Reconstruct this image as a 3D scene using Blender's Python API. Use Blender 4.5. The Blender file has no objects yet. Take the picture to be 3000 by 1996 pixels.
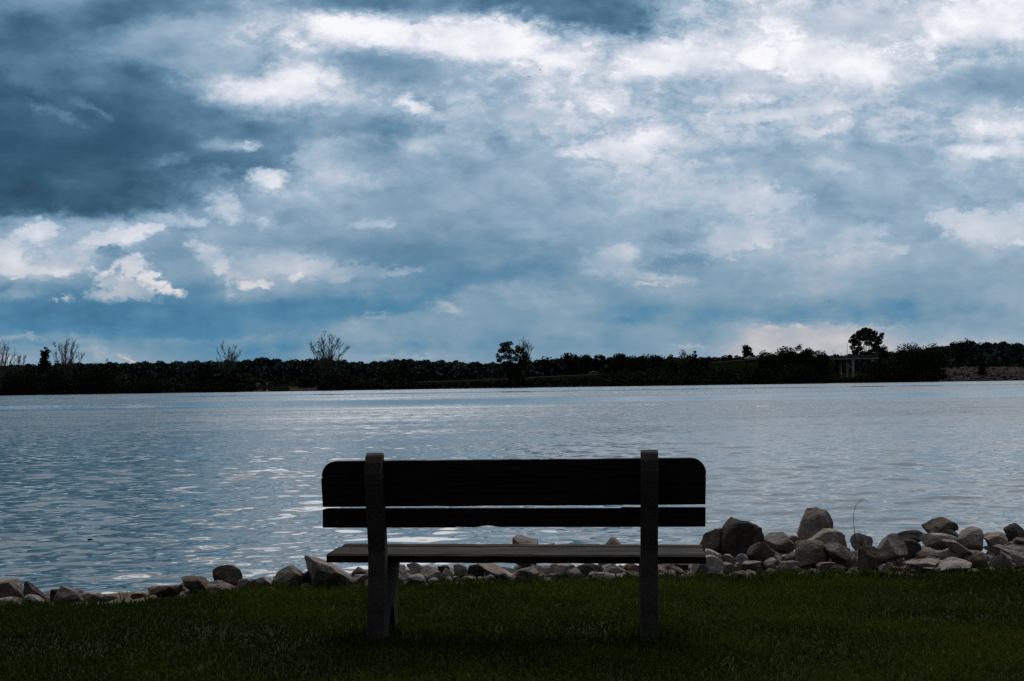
import bpy, math, random
import numpy as np
from mathutils import Vector, Matrix

sc = bpy.context.scene
COL = sc.collection
R = math.radians
rng = np.random.default_rng(7)
random.seed(7)

# ------------------------------------------------------------------ camera
F = 3800.0                      # focal length in pixels of the 3000 px wide photograph
CAM_H = 1.215                   # metres above the lawn at the bench
WATER_Z = -0.685
PITCH = math.atan(128 / 3800.0)
ROLL = 0.0147
_f = Vector((0, math.cos(PITCH), math.sin(PITCH)))
_r = Vector((1, 0, 0))
_u = Vector((0, -math.sin(PITCH), math.cos(PITCH)))
CR = _r * math.cos(ROLL) - _u * math.sin(ROLL)
CU = _r * math.sin(ROLL) + _u * math.cos(ROLL)
cam_data = bpy.data.cameras.new("camera")
cam = bpy.data.objects.new("camera", cam_data)
COL.objects.link(cam)
cam_data.sensor_width = 36.0
cam_data.lens = F * 36.0 / 3000.0
cam_data.clip_start = 0.05
cam_data.clip_end = 12000
cam.matrix_world = Matrix(((CR.x, CU.x, -_f.x, 0), (CR.y, CU.y, -_f.y, 0), (CR.z, CU.z, -_f.z, CAM_H), (0, 0, 0, 1)))
sc.camera = cam

# ------------------------------------------------------------------ world: blue sky behind broken cloud
SUN_EL, SUN_AZ = 50.0, 12.0     # azimuth measured from the view direction towards the right
world = bpy.data.worlds.new("World")
sc.world = world
world.use_nodes = True
WT = world.node_tree
WT.nodes.clear()


class Nodes:
    def __init__(self, tree):
        self.t = tree

    def new(self, typ, **kw):
        n = self.t.nodes.new(typ)
        for k, v in kw.items():
            setattr(n, k, v)
        return n

    def put(self, sock, v):
        if hasattr(v, "is_output"):
            self.t.links.new(v, sock)
        elif v is not None:
            sock.default_value = v

    def m(self, op, a, b=None, c=None, clamp=False):
        n = self.new("ShaderNodeMath", operation=op)
        n.use_clamp = clamp
        for i, v in enumerate((a, b, c)):
            if v is not None:
                self.put(n.inputs[i], v)
        return n.outputs[0]

    def mixf(self, fac, a, b):
        n = self.new("ShaderNodeMix", data_type="FLOAT")
        self.put(n.inputs[0], fac)
        self.put(n.inputs[2], a)
        self.put(n.inputs[3], b)
        return n.outputs[0]

    def mixc(self, fac, a, b, blend="MIX"):
        n = self.new("ShaderNodeMix", data_type="RGBA", blend_type=blend)
        self.put(n.inputs[0], fac)
        self.put(n.inputs[6], a)
        self.put(n.inputs[7], b)
        return n.outputs[2]

    def smooth(self, v, lo, hi, a=0.0, b=1.0):
        n = self.new("ShaderNodeMapRange", interpolation_type="SMOOTHSTEP")
        self.put(n.inputs[0], v)
        for i, q in enumerate((lo, hi, a, b)):
            n.inputs[i + 1].default_value = q
        return n.outputs[0]

    def xyz(self, x, y, z):
        n = self.new("ShaderNodeCombineXYZ")
        for i, v in enumerate((x, y, z)):
            self.put(n.inputs[i], v)
        return n.outputs[0]

    def sep(self, v):
        n = self.new("ShaderNodeSeparateXYZ")
        self.put(n.inputs[0], v)
        return n.outputs

    def noise(self, vec, scale, detail=4, rough=0.55, dist=0.0, lac=2.0, dim="3D"):
        n = self.new("ShaderNodeTexNoise", noise_dimensions=dim)
        if vec is not None:
            self.put(n.inputs["Vector"], vec)
        n.inputs["Scale"].default_value = scale
        n.inputs["Detail"].default_value = detail
        n.inputs["Roughness"].default_value = rough
        n.inputs["Distortion"].default_value = dist
        n.inputs["Lacunarity"].default_value = lac
        return n

    def ramp(self, v, stops, interp="LINEAR"):
        n = self.new("ShaderNodeValToRGB")
        cr = n.color_ramp
        cr.interpolation = interp
        while len(cr.elements) < len(stops):
            cr.elements.new(0.5)
        for e, (p, c) in zip(cr.elements, stops):
            e.position = p
        for e, (p, c) in zip(cr.elements, stops):
            e.color = (c, c, c, 1) if not hasattr(c, "__len__") else tuple(c) + (1,) * (4 - len(c))
        self.put(n.inputs[0], v)
        return n.outputs[0]


def lin(r, g=None, b=None):
    """sRGB 0-255 to linear"""
    def f(v):
        v = v / 255.0
        return v / 12.92 if v <= 0.04045 else ((v + 0.055) / 1.055) ** 2.4
    return (f(r), f(g), f(b)) if g is not None else f(r)


# cloud brightness over the part of the sky one looks at: rows from high to low, columns from left to right (one step is
# 1.5 degrees of azimuth and 0.9 degrees of height)
CLOUD_ROWS = """
12 13.5 14.5 11 10.5 11.5 15 17.5 20 15 11 17 12.5 15 12.5 11.5 10 10 10.5 12 20 21 20 22 19.5 18.5 20.5 22.5 23 24.5 24.5
11.5 9.5 12 9.5 13 13.5 17 19 20 21 24.5 24 20 25 23 24 22 13 12.5 12 18.5 22 23 21 21 22.5 18.5 21 24.5 24 24
11 8 12.5 14 16.5 16 18 20 20.5 23.5 21 22 22.5 24.5 25 24 24 20.5 22 22.5 22 24 24.5 24.8 22 23 22 24 24.5 23.5 21
10.5 11 11 11.5 12 15 14.5 18.5 21 22 19 14 15 16.5 23 19 22.5 22.5 20.5 22.5 22 22.5 24 25 24 24.8 23 22.5 19 18 17
8 10.5 9 10 9.5 12.5 20 24.5 24.5 23 17.5 14.5 15.5 17 17 20 21.5 21 21.5 19.5 19.5 20 23.5 20 20 24 21.5 16.5 16 15 15.5
7 8.5 8.5 8.5 8.5 10.5 11.5 17 21 20 19 18.5 22 19.5 18.5 19 20.5 21 20 20 19.5 20 20.5 21 21 19 20.5 18 16 17 20
8 9 9 8 8.5 9.5 9.5 11.5 13 13 13 13 15.5 17 18 18 18.5 21.5 19.5 20 20.5 20.5 19.5 19.5 21 19 19.5 21 20 20.5 21.5
7 8 7.5 7.5 8.5 9 10.5 11.5 11.5 15 16.5 15.5 18 17.5 17.5 17.5 18 22 20 22 21 19 18 17.5 18 17 17 18.5 20 21.5 22
7 7.5 8 8 10 9 8.5 9 11.5 16 16 15.5 15.5 15.5 15.5 15.5 17.5 18.5 20 19.5 18.5 18 17 16.5 17.5 16.5 16 17 18 18 18
6.5 7 7.5 8.5 9.5 11 12.5 16 19 17 16 14 14.5 14.5 14.5 14.5 16.5 17.5 18 18 18.5 18.5 19 16.5 16 15.5 15.5 16 16.5 17.5 17.5
6.5 7.5 8.5 9 9.5 10 13.5 15 15.5 16 15.5 14.5 14.5 14 14 15 16 16.5 18 17.5 18 18 18 17 16 15.5 15.5 16 17.5 18 18.5
13 18 15 17 18.5 13.5 16 14 16 13.5 15 15.5 14 13 13.5 14.5 16 16 17 16.5 17 18 18.5 17.5 17 17 16.5 16 18 19 19
18 16.5 16.5 18 15.5 14 17.5 13.5 13.5 13.5 13 12.5 12.5 12.5 12.5 13 14.5 15 16 16.5 16.5 17 18 18 18 17.5 16 15.5 17 17 17
19 19 18.5 13.5 15 14 16.5 18 17 16.5 14.5 12.5 12 12 12 11.5 14.5 15.5 17.5 13.5 13 15.5 17 16 16.5 16.5 16 15.5 15.5 15 15.5
11.5 12 11.5 13 13.5 13 12 15.5 15.5 15 14 13.5 12.5 12.5 13.5 14 14 13.5 14.5 16 15 14.5 14.5 15 15.5 15.5 15.5 15.5 14.5 16 15.5
10.5 10.5 11 11 11.5 11 12 12 11 10.5 11 11.5 12 14.5 15 14 15 14.5 13.5 14 13.5 13 13 13 13 13 13 13.5 13.5 15 15
12 11 11.5 11.5 11 11 11.5 12.5 12 13.5 14 15.5 15 15 15 14.5 14.5 14.5 14.5 14.5 14 14.5 17 18 18.5 17.5 16.5 15.5 15.5 15 15.5
14.5 13.5 14 15 14 13 13 13.5 13 13.5 14 14 14 14 13.5 13.5 14.5 14 14 14.5 15.5 17 18 18.5 19 19 18.5 17 17 17 17
16 16 16 16 15 14.5 14 14 14 14.5 14.5 15 15 15 15 15 15 15 15 15.5 16.5 17.5 18 18.5 18.5 18.5 18 17.5 17.5 17.5 17.5
"""
CLOUD_ROWS = [[float(v) for v in r.split()] for r in CLOUD_ROWS.strip().splitlines()]
# single clouds and gaps that have an edge of their own: azimuth and height as in the table (hundredths of a column), half
# width, half height, brightness, softness, slope
CLOUDS = [
    (372, 842, 108, 40, 18.2, .3, 0), (300, 868, 52, 22, 17.6, .35, 0), (388, 788, 50, 38, 21, .4, 0), (430, 815, 55, 24, 21.5, .4, .5), (478, 850, 50, 18, 22.5, .4, .3),
    (60, 855, 70, 20, 14.8, .7, -.1), (155, 878, 14, 7, 19, .6, 0), (190, 874, 15, 13, 20, .6, 0),
    (130, 793, 135, 17, 22, .5, 0), (25, 762, 44, 38, 21.5, .5, 0), (400, 678, 70, 20, 22, .5, -.15), (110, 668, 52, 24, 22, .5, .15), (330, 705, 60, 24, 20, .6, -.1), (60, 700, 70, 26, 17, .7, 0),
    (300, 735, 45, 12, 12.5, .8, 0), (335, 735, 30, 12, 11.5, .8, 0),
    (615, 735, 60, 14, 19, .7, .6), (690, 420, 78, 16, 15.5, .8, 0), (722, 424, 28, 9, 20.5, .8, 0), (250, 310, 55, 12, 11, .9, .5),
    (2890, 662, 130, 48, 20, .35, 0), (2770, 640, 45, 24, 19.5, .5, 0), (2985, 706, 30, 10, 21, .5, 0), (2645, 730, 30, 15, 18.5, .5, 0),
    (1925, 808, 115, 11, 18.5, .9, .12), (1905, 829, 55, 7, 18.5, .8, 0), (1832, 770, 44, 44, 17.5, .8, 0),
    (1107, 925, 32, 12, 19.5, .7, 0), (1310, 903, 42, 12, 18.5, .8, .3), (1130, 655, 32, 8, 19, .8, -.1), (710, 840, 22, 10, 19.5, .7, 0), (775, 830, 18, 9, 20, .7, 0),
    (668, 805, 12, 48, 19.5, .9, 0), (800, 522, 26, 22, 22.5, .8, 0), (640, 575, 34, 22, 19, .8, 0), (560, 645, 50, 12, 18, .8, 0),
    (1010, 72, 110, 42, 24.2, .7, 0), (1130, 100, 75, 46, 24, .7, .2), (1330, 110, 160, 52, 24.2, .7, 0), (1480, 120, 70, 50, 24.5, .8, 0), (770, 262, 120, 36, 24, .8, 0),
    (880, 215, 70, 50, 23.6, .8, 0), (1200, 308, 48, 20, 24, .8, .3), (2390, 165, 120, 46, 24.4, .8, 0), (2530, 195, 105, 44, 24.2, .8, .2), (2900, 55, 170, 60, 24, .9, 0),
    (1600, 165, 120, 24, 24.5, .8, .1), (2000, 160, 150, 50, 23.3, .9, 0), (560, 70, 110, 40, 15.5, .9, 0), (1960, 200, 130, 16, 23.8, .8, -.1),
    (885, 92, 22, 16, 17, .8, 0), (1216, 54, 12, 8, 16, .8, 0), (1150, 186, 175, 40, 13.6, .75, .07), (1055, 192, 70, 38, 13.0, .8, 0), (1680, 30, 250, 44, 9.6, .55, .13), (1130, 0, 260, 24, 10.6, .8, 0),
    (60, 560, 400, 76, 7.2, .34, .02), (90, 90, 65, 42, 8.8, .8, .2), (160, 215, 45, 32, 9.4, .8, .5), (20, 300, 90, 34, 7.0, .9, 0), (420, 10, 230, 26, 10.4, .8, 0),
    (1060, 370, 235, 28, 13.2, .6, .02), (700, 372, 150, 30, 11.2, .8, .05), (838, 450, 46, 40, 11.6, .8, 0), (330, 235, 160, 50, 10.3, .9, .1),
    (1430, 765, 175, 36, 11.9, .8, .08), (1190, 862, 120, 24, 11.4, .6, -.05), (900, 905, 240, 24, 10.8, .8, -.02), (230, 925, 360, 38, 10.9, .6, 0), (2330, 912, 420, 30, 12.8, .7, 0),
    (2010, 765, 90, 16, 13.0, .8, 0), (1660, 845, 60, 14, 13.4, .8, 0), (1900, 940, 160, 12, 13.2, .8, 0), (2560, 450, 190, 22, 16.2, .8, 0), (2250, 262, 140, 16, 18.0, .8, 0),
    (2290, 332, 150, 12, 20.8, .8, -.1), (2420, 380, 60, 10, 21, .8, -.1), (2660, 388, 110, 13, 21, .8, -.08), (2920, 375, 90, 16, 21.6, .8, -.05), (2640, 320, 60, 14, 21.2, .8, .1),
    (2850, 247, 160, 40, 14.8, .75, -.2), (2900, 440, 110, 20, 22, .7, 0), (1860, 450, 40, 30, 22, .7, 0), (1720, 440, 70, 18, 22, .7, 0),
    (2260, 960, 22, 7, 20, .8, 0), (2338, 955, 24, 6, 20, .8, 0), (2560, 960, 60, 8, 19, .8, 0), (275, 1030, 50, 20, 16.2, .6, .5), (370, 1050, 30, 6, 18, .8, .4),
    (60, 990, 70, 9, 17, .8, 0), (1130, 1042, 45, 7, 17, .8, 0), (1545, 991, 30, 5, 17.5, .8, 0), (2040, 1015, 60, 6, 17, .8, 0), (1220, 1048, 40, 6, 17, .8, 0),
    (30, 1057, 70, 8, 18, .8, 0), (2250, 580, 120, 40, 18.5, .3, 0), (2450, 690, 150, 40, 17.8, .35, 0),
    (773, 516, 54, 26, 22.3, .6, 0), (656, 609, 42, 38, 19.0, .6, 0), (492, 640, 62, 18, 17.8, .6, 0), (773, 645, 30, 22, 18.8, .6, 0),
    (610, 758, 62, 24, 20.0, .5, .55), (720, 795, 110, 34, 17.6, .5, .0), (880, 787, 140, 34, 17.8, .5, .05), (1020, 802, 110, 18, 16.6, .6, -.08), (1130, 797, 110, 11, 15.6, .6, -.06), (720, 832, 30, 10, 20.5, .5, 0), (778, 830, 22, 10, 21.5, .5, 0), (640, 785, 16, 26, 20.6, .5, 0), (868, 812, 14, 9, 20.4, .5, 0), (830, 750, 60, 12, 17.6, .6, 0),
    (350, 690, 62, 20, 21.3, .5, -.1), (270, 706, 50, 16, 20, .6, -.2), (94, 682, 60, 28, 21, .5, 0), (176, 752, 75, 30, 19.3, .6, 0), (22, 728, 50, 24, 20.5, .6, 0),
    (996, 506, 140, 44, 16.8, .65, .05), (914, 458, 60, 40, 17.2, .7, 0), (1072, 656, 60, 10, 18.0, .7, -.15),
    (1840, 436, 130, 22, 22.0, .5, -.05), (1712, 438, 46, 24, 22.0, .5, .1), (1912, 404, 80, 20, 22.2, .5, 0), (2156, 692, 140, 56, 18.6, .3, -.1), (2473, 692, 115, 42, 18.0, .35, 0),
    (2156, 563, 125, 26, 19, .4, 0), (2320, 322, 200, 16, 21.3, .8, -.12), (2437, 482, 70, 14, 18.2, .7, .15), (1793, 764, 84, 38, 18.2, .55, 0),
    (2226, 236, 70, 24, 18.4, .8, 0), (2520, 72, 130, 30, 18.2, .8, 0), (2420, 35, 120, 22, 19.2, .8, 0), (1560, 330, 90, 24, 18.2, .8, .1), (430, 130, 130, 40, 14.6, .8, 0), (640, 170, 90, 40, 18, .8, 0),
    (160, 330, 70, 14, 10.6, .7, .4), (480, 470, 60, 16, 11, .7, -.1), (120, 250, 80, 30, 11, .8, .5),
    (330, 1003, 420, 12, 13.6, .7, .0), (820, 990, 330, 12, 13.9, .7, -.06), (1120, 950, 170, 22, 14.8, .7, -.12), (1000, 1016, 420, 12, 13.6, .8, 0), (1650, 985, 300, 10, 14.8, .7, -.03),
    (1450, 860, 130, 30, 14.8, .5, -.12), (1640, 890, 130, 26, 15.4, .6, .05), (2290, 990, 130, 26, 18.2, .7, -.08), (2480, 1000, 130, 28, 18.8, .7, 0), (1950, 700, 90, 20, 13.8, .8, 0), (2700, 900, 160, 16, 13.4, .8, 0),
]
N = Nodes(WT)
tc = N.new("ShaderNodeTexCoord")
DIR = tc.outputs["Generated"]
dx, dy, dz = N.sep(DIR)
yy = N.m("MAXIMUM", dy, 0.12)
gx = N.m("DIVIDE", dx, yy)
gz = N.m("DIVIDE", dz, yy)
PX = N.m("ADD", N.m("MULTIPLY_ADD", gx, F, 1500.0), N.m("MULTIPLY", gz, -ROLL * F))
PY = N.m("SUBTRACT", 1126.0, N.m("ADD", N.m("MULTIPLY", gz, F), N.m("MULTIPLY", N.m("SUBTRACT", PX, 1500.0), ROLL)))
wv = N.xyz(gx, N.m("MULTIPLY", gz, 1.7), 0.3)
w1 = N.sep(N.noise(wv, 11, 9, 0.62, dim="2D").outputs["Color"])
w2 = N.sep(N.noise(wv, 48, 6, 0.64, dim="2D").outputs["Color"])
wx = N.m("ADD", N.m("MULTIPLY", N.m("SUBTRACT", w1[0], .5), 250.0), N.m("MULTIPLY", N.m("SUBTRACT", w2[0], .5), 120.0))
wy = N.m("ADD", N.m("MULTIPLY", N.m("SUBTRACT", w1[1], .5), 135.0), N.m("MULTIPLY", N.m("SUBTRACT", w2[1], .5), 80.0))
lowsky = N.smooth(PY, 640, 940)
wy = N.m("MULTIPLY", wy, N.mixf(lowsky, 1.0, .55))
QX = N.m("ADD", PX, wx)
QY = N.m("ADD", PY, wy)
U = N.m("DIVIDE", QX, 3000.0, clamp=True)
V = N.m("DIVIDE", QY, 60.0)
L = None
for j, row in enumerate(CLOUD_ROWS):
    rr = N.ramp(U, [(i / 30.0, v / 26.0) for i, v in enumerate(row)], "B_SPLINE")
    if L is None:
        L = rr
    else:
        t = N.m("SUBTRACT", V, float(j - 1), clamp=True)
        L = N.mixf(t, L, rr)
L = N.m("MULTIPLY_ADD", L, 26.0 * 1.07, -.6)
# fine cloud texture
n3 = N.noise(N.xyz(gx, N.m("MULTIPLY_ADD", gz, 1.8, 7.3), 0.0), 18, 9, 0.55, 0.0, dim="2D").outputs["Fac"]
vor = N.new("ShaderNodeTexVoronoi", feature="SMOOTH_F1", voronoi_dimensions="2D")
N.put(vor.inputs["Vector"], N.xyz(N.m("MULTIPLY_ADD", w2[0], .05, gx), N.m("MULTIPLY", N.m("MULTIPLY_ADD", w2[1], .03, gz), 1.7), 0.0))
vor.inputs["Scale"].default_value = 30
vor.inputs["Detail"].default_value = 3.5
vor.inputs["Roughness"].default_value = .55
vor.inputs["Smoothness"].default_value = .35
puff = N.m("SUBTRACT", .45, vor.outputs["Distance"])
amp = N.m("MULTIPLY", N.smooth(L, 7, 21, 4.5, 10.0), N.mixf(N.smooth(PY, 250, 850), 1.0, .45))
pamp = N.m("MULTIPLY", N.smooth(L, 14, 23, 0.3, 6.0), N.mixf(N.smooth(PY, 250, 850), 1.0, .55))
L = N.m("MULTIPLY_ADD", puff, pamp, L)
# overlapping sheets of cloud, each with a crisp torn edge
for off_, sc_, lo_, hi_, am_ in ((2.1, 6.0, .46, .60, 1.3), (5.7, 12.0, .47, .60, 1.0)):
    sh = N.noise(N.xyz(gx, N.m("MULTIPLY_ADD", gz, 2.1, off_), 0.0), sc_, 8, .6, 0.0, dim="2D").outputs["Fac"]
    L = N.m("MULTIPLY_ADD", N.m("SUBTRACT", N.smooth(sh, lo_, hi_), .5), N.m("MULTIPLY", N.m("MULTIPLY", N.smooth(L, 8, 16, .45, 1.0), N.mixf(lowsky, 1.0, .45)), am_), L)
L = N.m("MULTIPLY_ADD", N.m("SUBTRACT", n3, .5), amp, L)
w3 = N.sep(N.noise(wv, 75, 6, 0.66, dim="2D").outputs["Color"])
BX = N.m("ADD", N.m("MULTIPLY_ADD", N.m("SUBTRACT", w3[0], .5), 70.0, PX), N.m("MULTIPLY", wx, .12))
BY = N.m("ADD", N.m("MULTIPLY_ADD", N.m("SUBTRACT", w3[1], .5), 50.0, PY), N.m("MULTIPLY", wy, .12))
edge_n = N.m("ADD", N.m("MULTIPLY", N.m("SUBTRACT", w3[2], .5), 1.7), N.m("MULTIPLY", N.m("SUBTRACT", w2[2], .5), 1.7))
edge_s = N.m("MULTIPLY", N.m("ADD", N.m("SUBTRACT", w1[2], .5), N.m("MULTIPLY", N.m("SUBTRACT", w2[2], .5), .7)), 1.5)
T9 = N.m("MULTIPLY", N.m("SUBTRACT", n3, .5), 9.0)
GT = bpy.data.node_groups.new("cloud_patch", "ShaderNodeTree")
for nm in ("L", "X", "Y", "Edge", "Tex", "InvRx", "OffX", "InvRy", "OffY", "Slope", "Lo", "Hi", "Lum"):
    GT.interface.new_socket(nm, in_out="INPUT", socket_type="NodeSocketFloat")
GT.interface.new_socket("L", in_out="OUTPUT", socket_type="NodeSocketFloat")
G = Nodes(GT)
gi = G.new("NodeGroupInput").outputs
# (the tiny dependence on L keeps the clouds in sequence, which saves shader memory)
ex = G.m("MULTIPLY_ADD", G.m("MULTIPLY_ADD", gi["L"], 1e-6, gi["X"]), gi["InvRx"], gi["OffX"])
ey = G.m("MULTIPLY_ADD", G.m("MULTIPLY_ADD", gi["L"], 1e-6, gi["Y"]), gi["InvRy"], gi["OffY"])
ey = G.m("MULTIPLY_ADD", ex, gi["Slope"], ey)
dd = G.m("ADD", G.m("SQRT", G.m("MULTIPLY_ADD", ex, ex, G.m("MULTIPLY", ey, ey))), gi["Edge"])
mr = G.new("ShaderNodeMapRange", interpolation_type="SMOOTHSTEP")
G.put(mr.inputs[0], dd); G.put(mr.inputs[1], gi["Lo"]); G.put(mr.inputs[2], gi["Hi"])
mr.inputs[3].default_value = .92
mr.inputs[4].default_value = 0.0
go = G.new("NodeGroupOutput")
G.put(go.inputs[0], G.m("MULTIPLY_ADD", mr.outputs[0], G.m("ADD", G.m("SUBTRACT", gi["Tex"], gi["L"]), gi["Lum"]), gi["L"]))
for (cx, cy, rx, ry, lum, soft, slope) in CLOUDS:
    soft_edge = (soft >= .7 and rx > 75) or lum < 9
    so = min(.95, soft * 1.15)
    n = WT.nodes.new("ShaderNodeGroup")
    n.node_tree = GT
    for k, v in zip(("L", "X", "Y", "Edge", "Tex", "InvRx", "OffX", "InvRy", "OffY", "Slope", "Lo", "Hi", "Lum"),
                    (L, BX, BY, edge_s if soft_edge else edge_n, T9, 1.0 / rx, -cx / rx, 1.0 / ry, -cy / ry, -slope * rx / ry, .95 - so, .95 + so, lum)):
        N.put(n.inputs[k], v)
    L = n.outputs[0]
# the rest of the dome: the same broken cloud, a little brighter round the hidden sun
gd = N.new("ShaderNodeVectorMath", operation="DOT_PRODUCT")
N.put(gd.inputs[0], DIR)
sv = Vector((math.sin(R(SUN_AZ)) * math.cos(R(SUN_EL)), math.cos(R(SUN_AZ)) * math.cos(R(SUN_EL)), math.sin(R(SUN_EL))))
gd.inputs[1].default_value = sv
den = N.m("ADD", N.m("MAXIMUM", dz, 0.0), 0.16)
cl = N.xyz(N.m("DIVIDE", dx, den), N.m("DIVIDE", dy, den), 1.3)
n5 = N.noise(cl, 1.7, 7, 0.58, 0.5, dim="2D").outputs["Fac"]
LO = N.m("MULTIPLY_ADD", N.m("SUBTRACT", n5, .5), 32.0, N.m("MULTIPLY_ADD", N.m("POWER", N.m("MAXIMUM", gd.outputs["Value"], 0.0), 2.0), 15.5, 9.3))
LO = N.m("MAXIMUM", LO, 6.5)
inx = N.smooth(N.m("ABSOLUTE", gx), .40, .62, 1.0, 0.0)
inz = N.smooth(gz, .29, .42, 1.0, 0.0)
iny = N.smooth(dy, .2, .4)
INW = N.m("MULTIPLY", N.m("MULTIPLY", inx, inz), iny)
L = N.mixf(INW, LO, L)
Ln = N.m("DIVIDE", L, 26.0, clamp=True)
hi_stops = [(5, (30, 64, 90)), (7, (43, 83, 109)), (9, (64, 102, 128)), (11, (86, 123, 150)), (13, (110, 144, 170)), (15, (135, 163, 186)),
            (17, (158, 181, 201)), (19, (186, 199, 214)), (21, (206, 213, 225)), (23, (230, 233, 242)), (25, (252, 252, 255))]
lo_stops = [(5, (20, 62, 92)), (7, (32, 82, 113)), (10.5, (60, 120, 158)), (12, (72, 132, 168)), (14, (112, 149, 173)), (16, (140, 165, 185)),
            (18, (178, 181, 190)), (20, (204, 203, 204)), (22, (224, 219, 214)), (25, (250, 246, 240))]
chi = N.ramp(Ln, [(v / 26.0, lin(*c)) for v, c in hi_stops])
clo = N.ramp(Ln, [(v / 26.0, lin(*c)) for v, c in lo_stops])
ccol = N.mixc(N.smooth(gz, .13, .03), chi, clo)
# away from the blue breaks the cover is thicker and greyer
bw = N.new("ShaderNodeRGBToBW"); N.put(bw.inputs[0], chi)
gv_ = bw.outputs[0]
grey = N.xyz(N.m("MULTIPLY", gv_, .97), gv_, N.m("MULTIPLY", gv_, 1.04))
ccol = N.mixc(N.m("MULTIPLY", N.m("SUBTRACT", 1.0, INW), N.m("MULTIPLY_ADD", N.m("MAXIMUM", dy, 0.0), -.45, .8)), ccol, grey)
# unseen cloud round the hidden sun gets added gain to brighten the lake
unseen_boost = N.m("MULTIPLY", N.m("POWER", N.m("MAXIMUM", gd.outputs["Value"], 0.0), 4.0), N.m("MULTIPLY", N.smooth(L, 20.0, 25.0), N.m("SUBTRACT", 1.0, INW)))
gain = N.m("MULTIPLY_ADD", unseen_boost, 1.5, 1.0)
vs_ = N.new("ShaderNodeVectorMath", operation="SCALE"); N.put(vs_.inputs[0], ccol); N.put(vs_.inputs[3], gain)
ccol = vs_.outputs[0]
nish = N.new("ShaderNodeTexSky", sky_type="NISHITA")
nish.sun_disc = False
nish.sun_elevation = R(SUN_EL)
nish.sun_rotation = R(SUN_AZ)
bg1 = N.new("ShaderNodeBackground")
N.put(bg1.inputs[0], nish.outputs[0])
bg1.inputs[1].default_value = 0.06
bg2 = N.new("ShaderNodeBackground")
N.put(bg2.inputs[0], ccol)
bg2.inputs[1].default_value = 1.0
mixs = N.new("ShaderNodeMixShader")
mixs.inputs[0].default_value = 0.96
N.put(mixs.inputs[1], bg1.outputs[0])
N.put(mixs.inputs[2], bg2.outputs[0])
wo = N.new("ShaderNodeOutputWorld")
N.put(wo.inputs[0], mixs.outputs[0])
world.cycles.sampling_method = "MANUAL"
world.cycles.sample_map_resolution = 512

sun_data = bpy.data.lights.new("sun", "SUN")
sun_data.energy = 1.5
sun_data.angle = R(25)
sun_data.color = (1.0, 0.91, 0.80)
sun = bpy.data.objects.new("sun", sun_data)
COL.objects.link(sun)
sun.rotation_euler = sv.to_track_quat("Z", "Y").to_euler()
sun.location = sv * 50

sc.view_settings.view_transform = "Standard"
sc.view_settings.look = "None"
sc.view_settings.exposure = 0.0
sc.view_settings.gamma = 1.0
sc.view_settings.use_curve_mapping = False
sc.cycles.use_denoising = False
sc.cycles.max_bounces = 5
sc.cycles.diffuse_bounces = 2
sc.cycles.glossy_bounces = 3
sc.cycles.transmission_bounces = 2
sc.cycles.volume_bounces = 0
sc.cycles.caustics_reflective = False
sc.cycles.caustics_refractive = False


# ------------------------------------------------------------------ helpers
def at(px, py, d):
    """world point seen at photograph pixel (px, py), d metres away along the ground"""
    v = _f * F + CR * (px - 1500.0) - CU * (py - 998.0)
    return Vector((0, 0, CAM_H)) + v * (d / v.y)


def horizon(px):
    return 1126.0 - ROLL * (px - 1500.0)


def tag(o, label=None, cat=None, group=None, kind=None):
    if label: o["label"] = label
    if cat: o["category"] = cat
    if group: o["group"] = group
    if kind: o["kind"] = kind
    return o


def link(name, me, mat=None, parent=None):
    o = bpy.data.objects.new(name, me)
    COL.objects.link(o)
    if mat is not None and me is not None and not me.materials:
        me.materials.append(mat)
    if parent is not None:
        o.parent = parent
    return o


def empty(name, loc, rz=0.0):
    o = bpy.data.objects.new(name, None)
    COL.objects.link(o)
    o.location = loc
    o.rotation_euler = (0, 0, rz)
    o.empty_display_size = 0.2
    return o


def mesh_np(name, verts, faces, smooth=False, attr=None):
    """verts (n,3); faces (m,k) all of one size, or a list of such arrays"""
    me = bpy.data.meshes.new(name)
    verts = np.asarray(verts, dtype=np.float32)
    if not isinstance(faces, list):
        faces = [faces]
    faces = [np.asarray(f, dtype=np.int32) for f in faces if len(f)]
    loops = np.concatenate([f.ravel() for f in faces])
    sizes = np.concatenate([np.full(len(f), f.shape[1], dtype=np.int32) for f in faces])
    starts = np.concatenate([[0], np.cumsum(sizes)[:-1]]).astype(np.int32)
    me.vertices.add(len(verts))
    me.vertices.foreach_set("co", verts.ravel())
    me.loops.add(len(loops))
    me.loops.foreach_set("vertex_index", loops)
    me.polygons.add(len(sizes))
    me.polygons.foreach_set("loop_start", starts)
    me.polygons.foreach_set("use_smooth", np.full(len(sizes), bool(smooth)))
    me.update(calc_edges=True)
    if attr is not None:
        for an, arr in attr.items():
            a = me.attributes.new(an, "FLOAT", "POINT")
            a.data.foreach_set("value", np.asarray(arr, dtype=np.float32))
    return me


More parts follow.
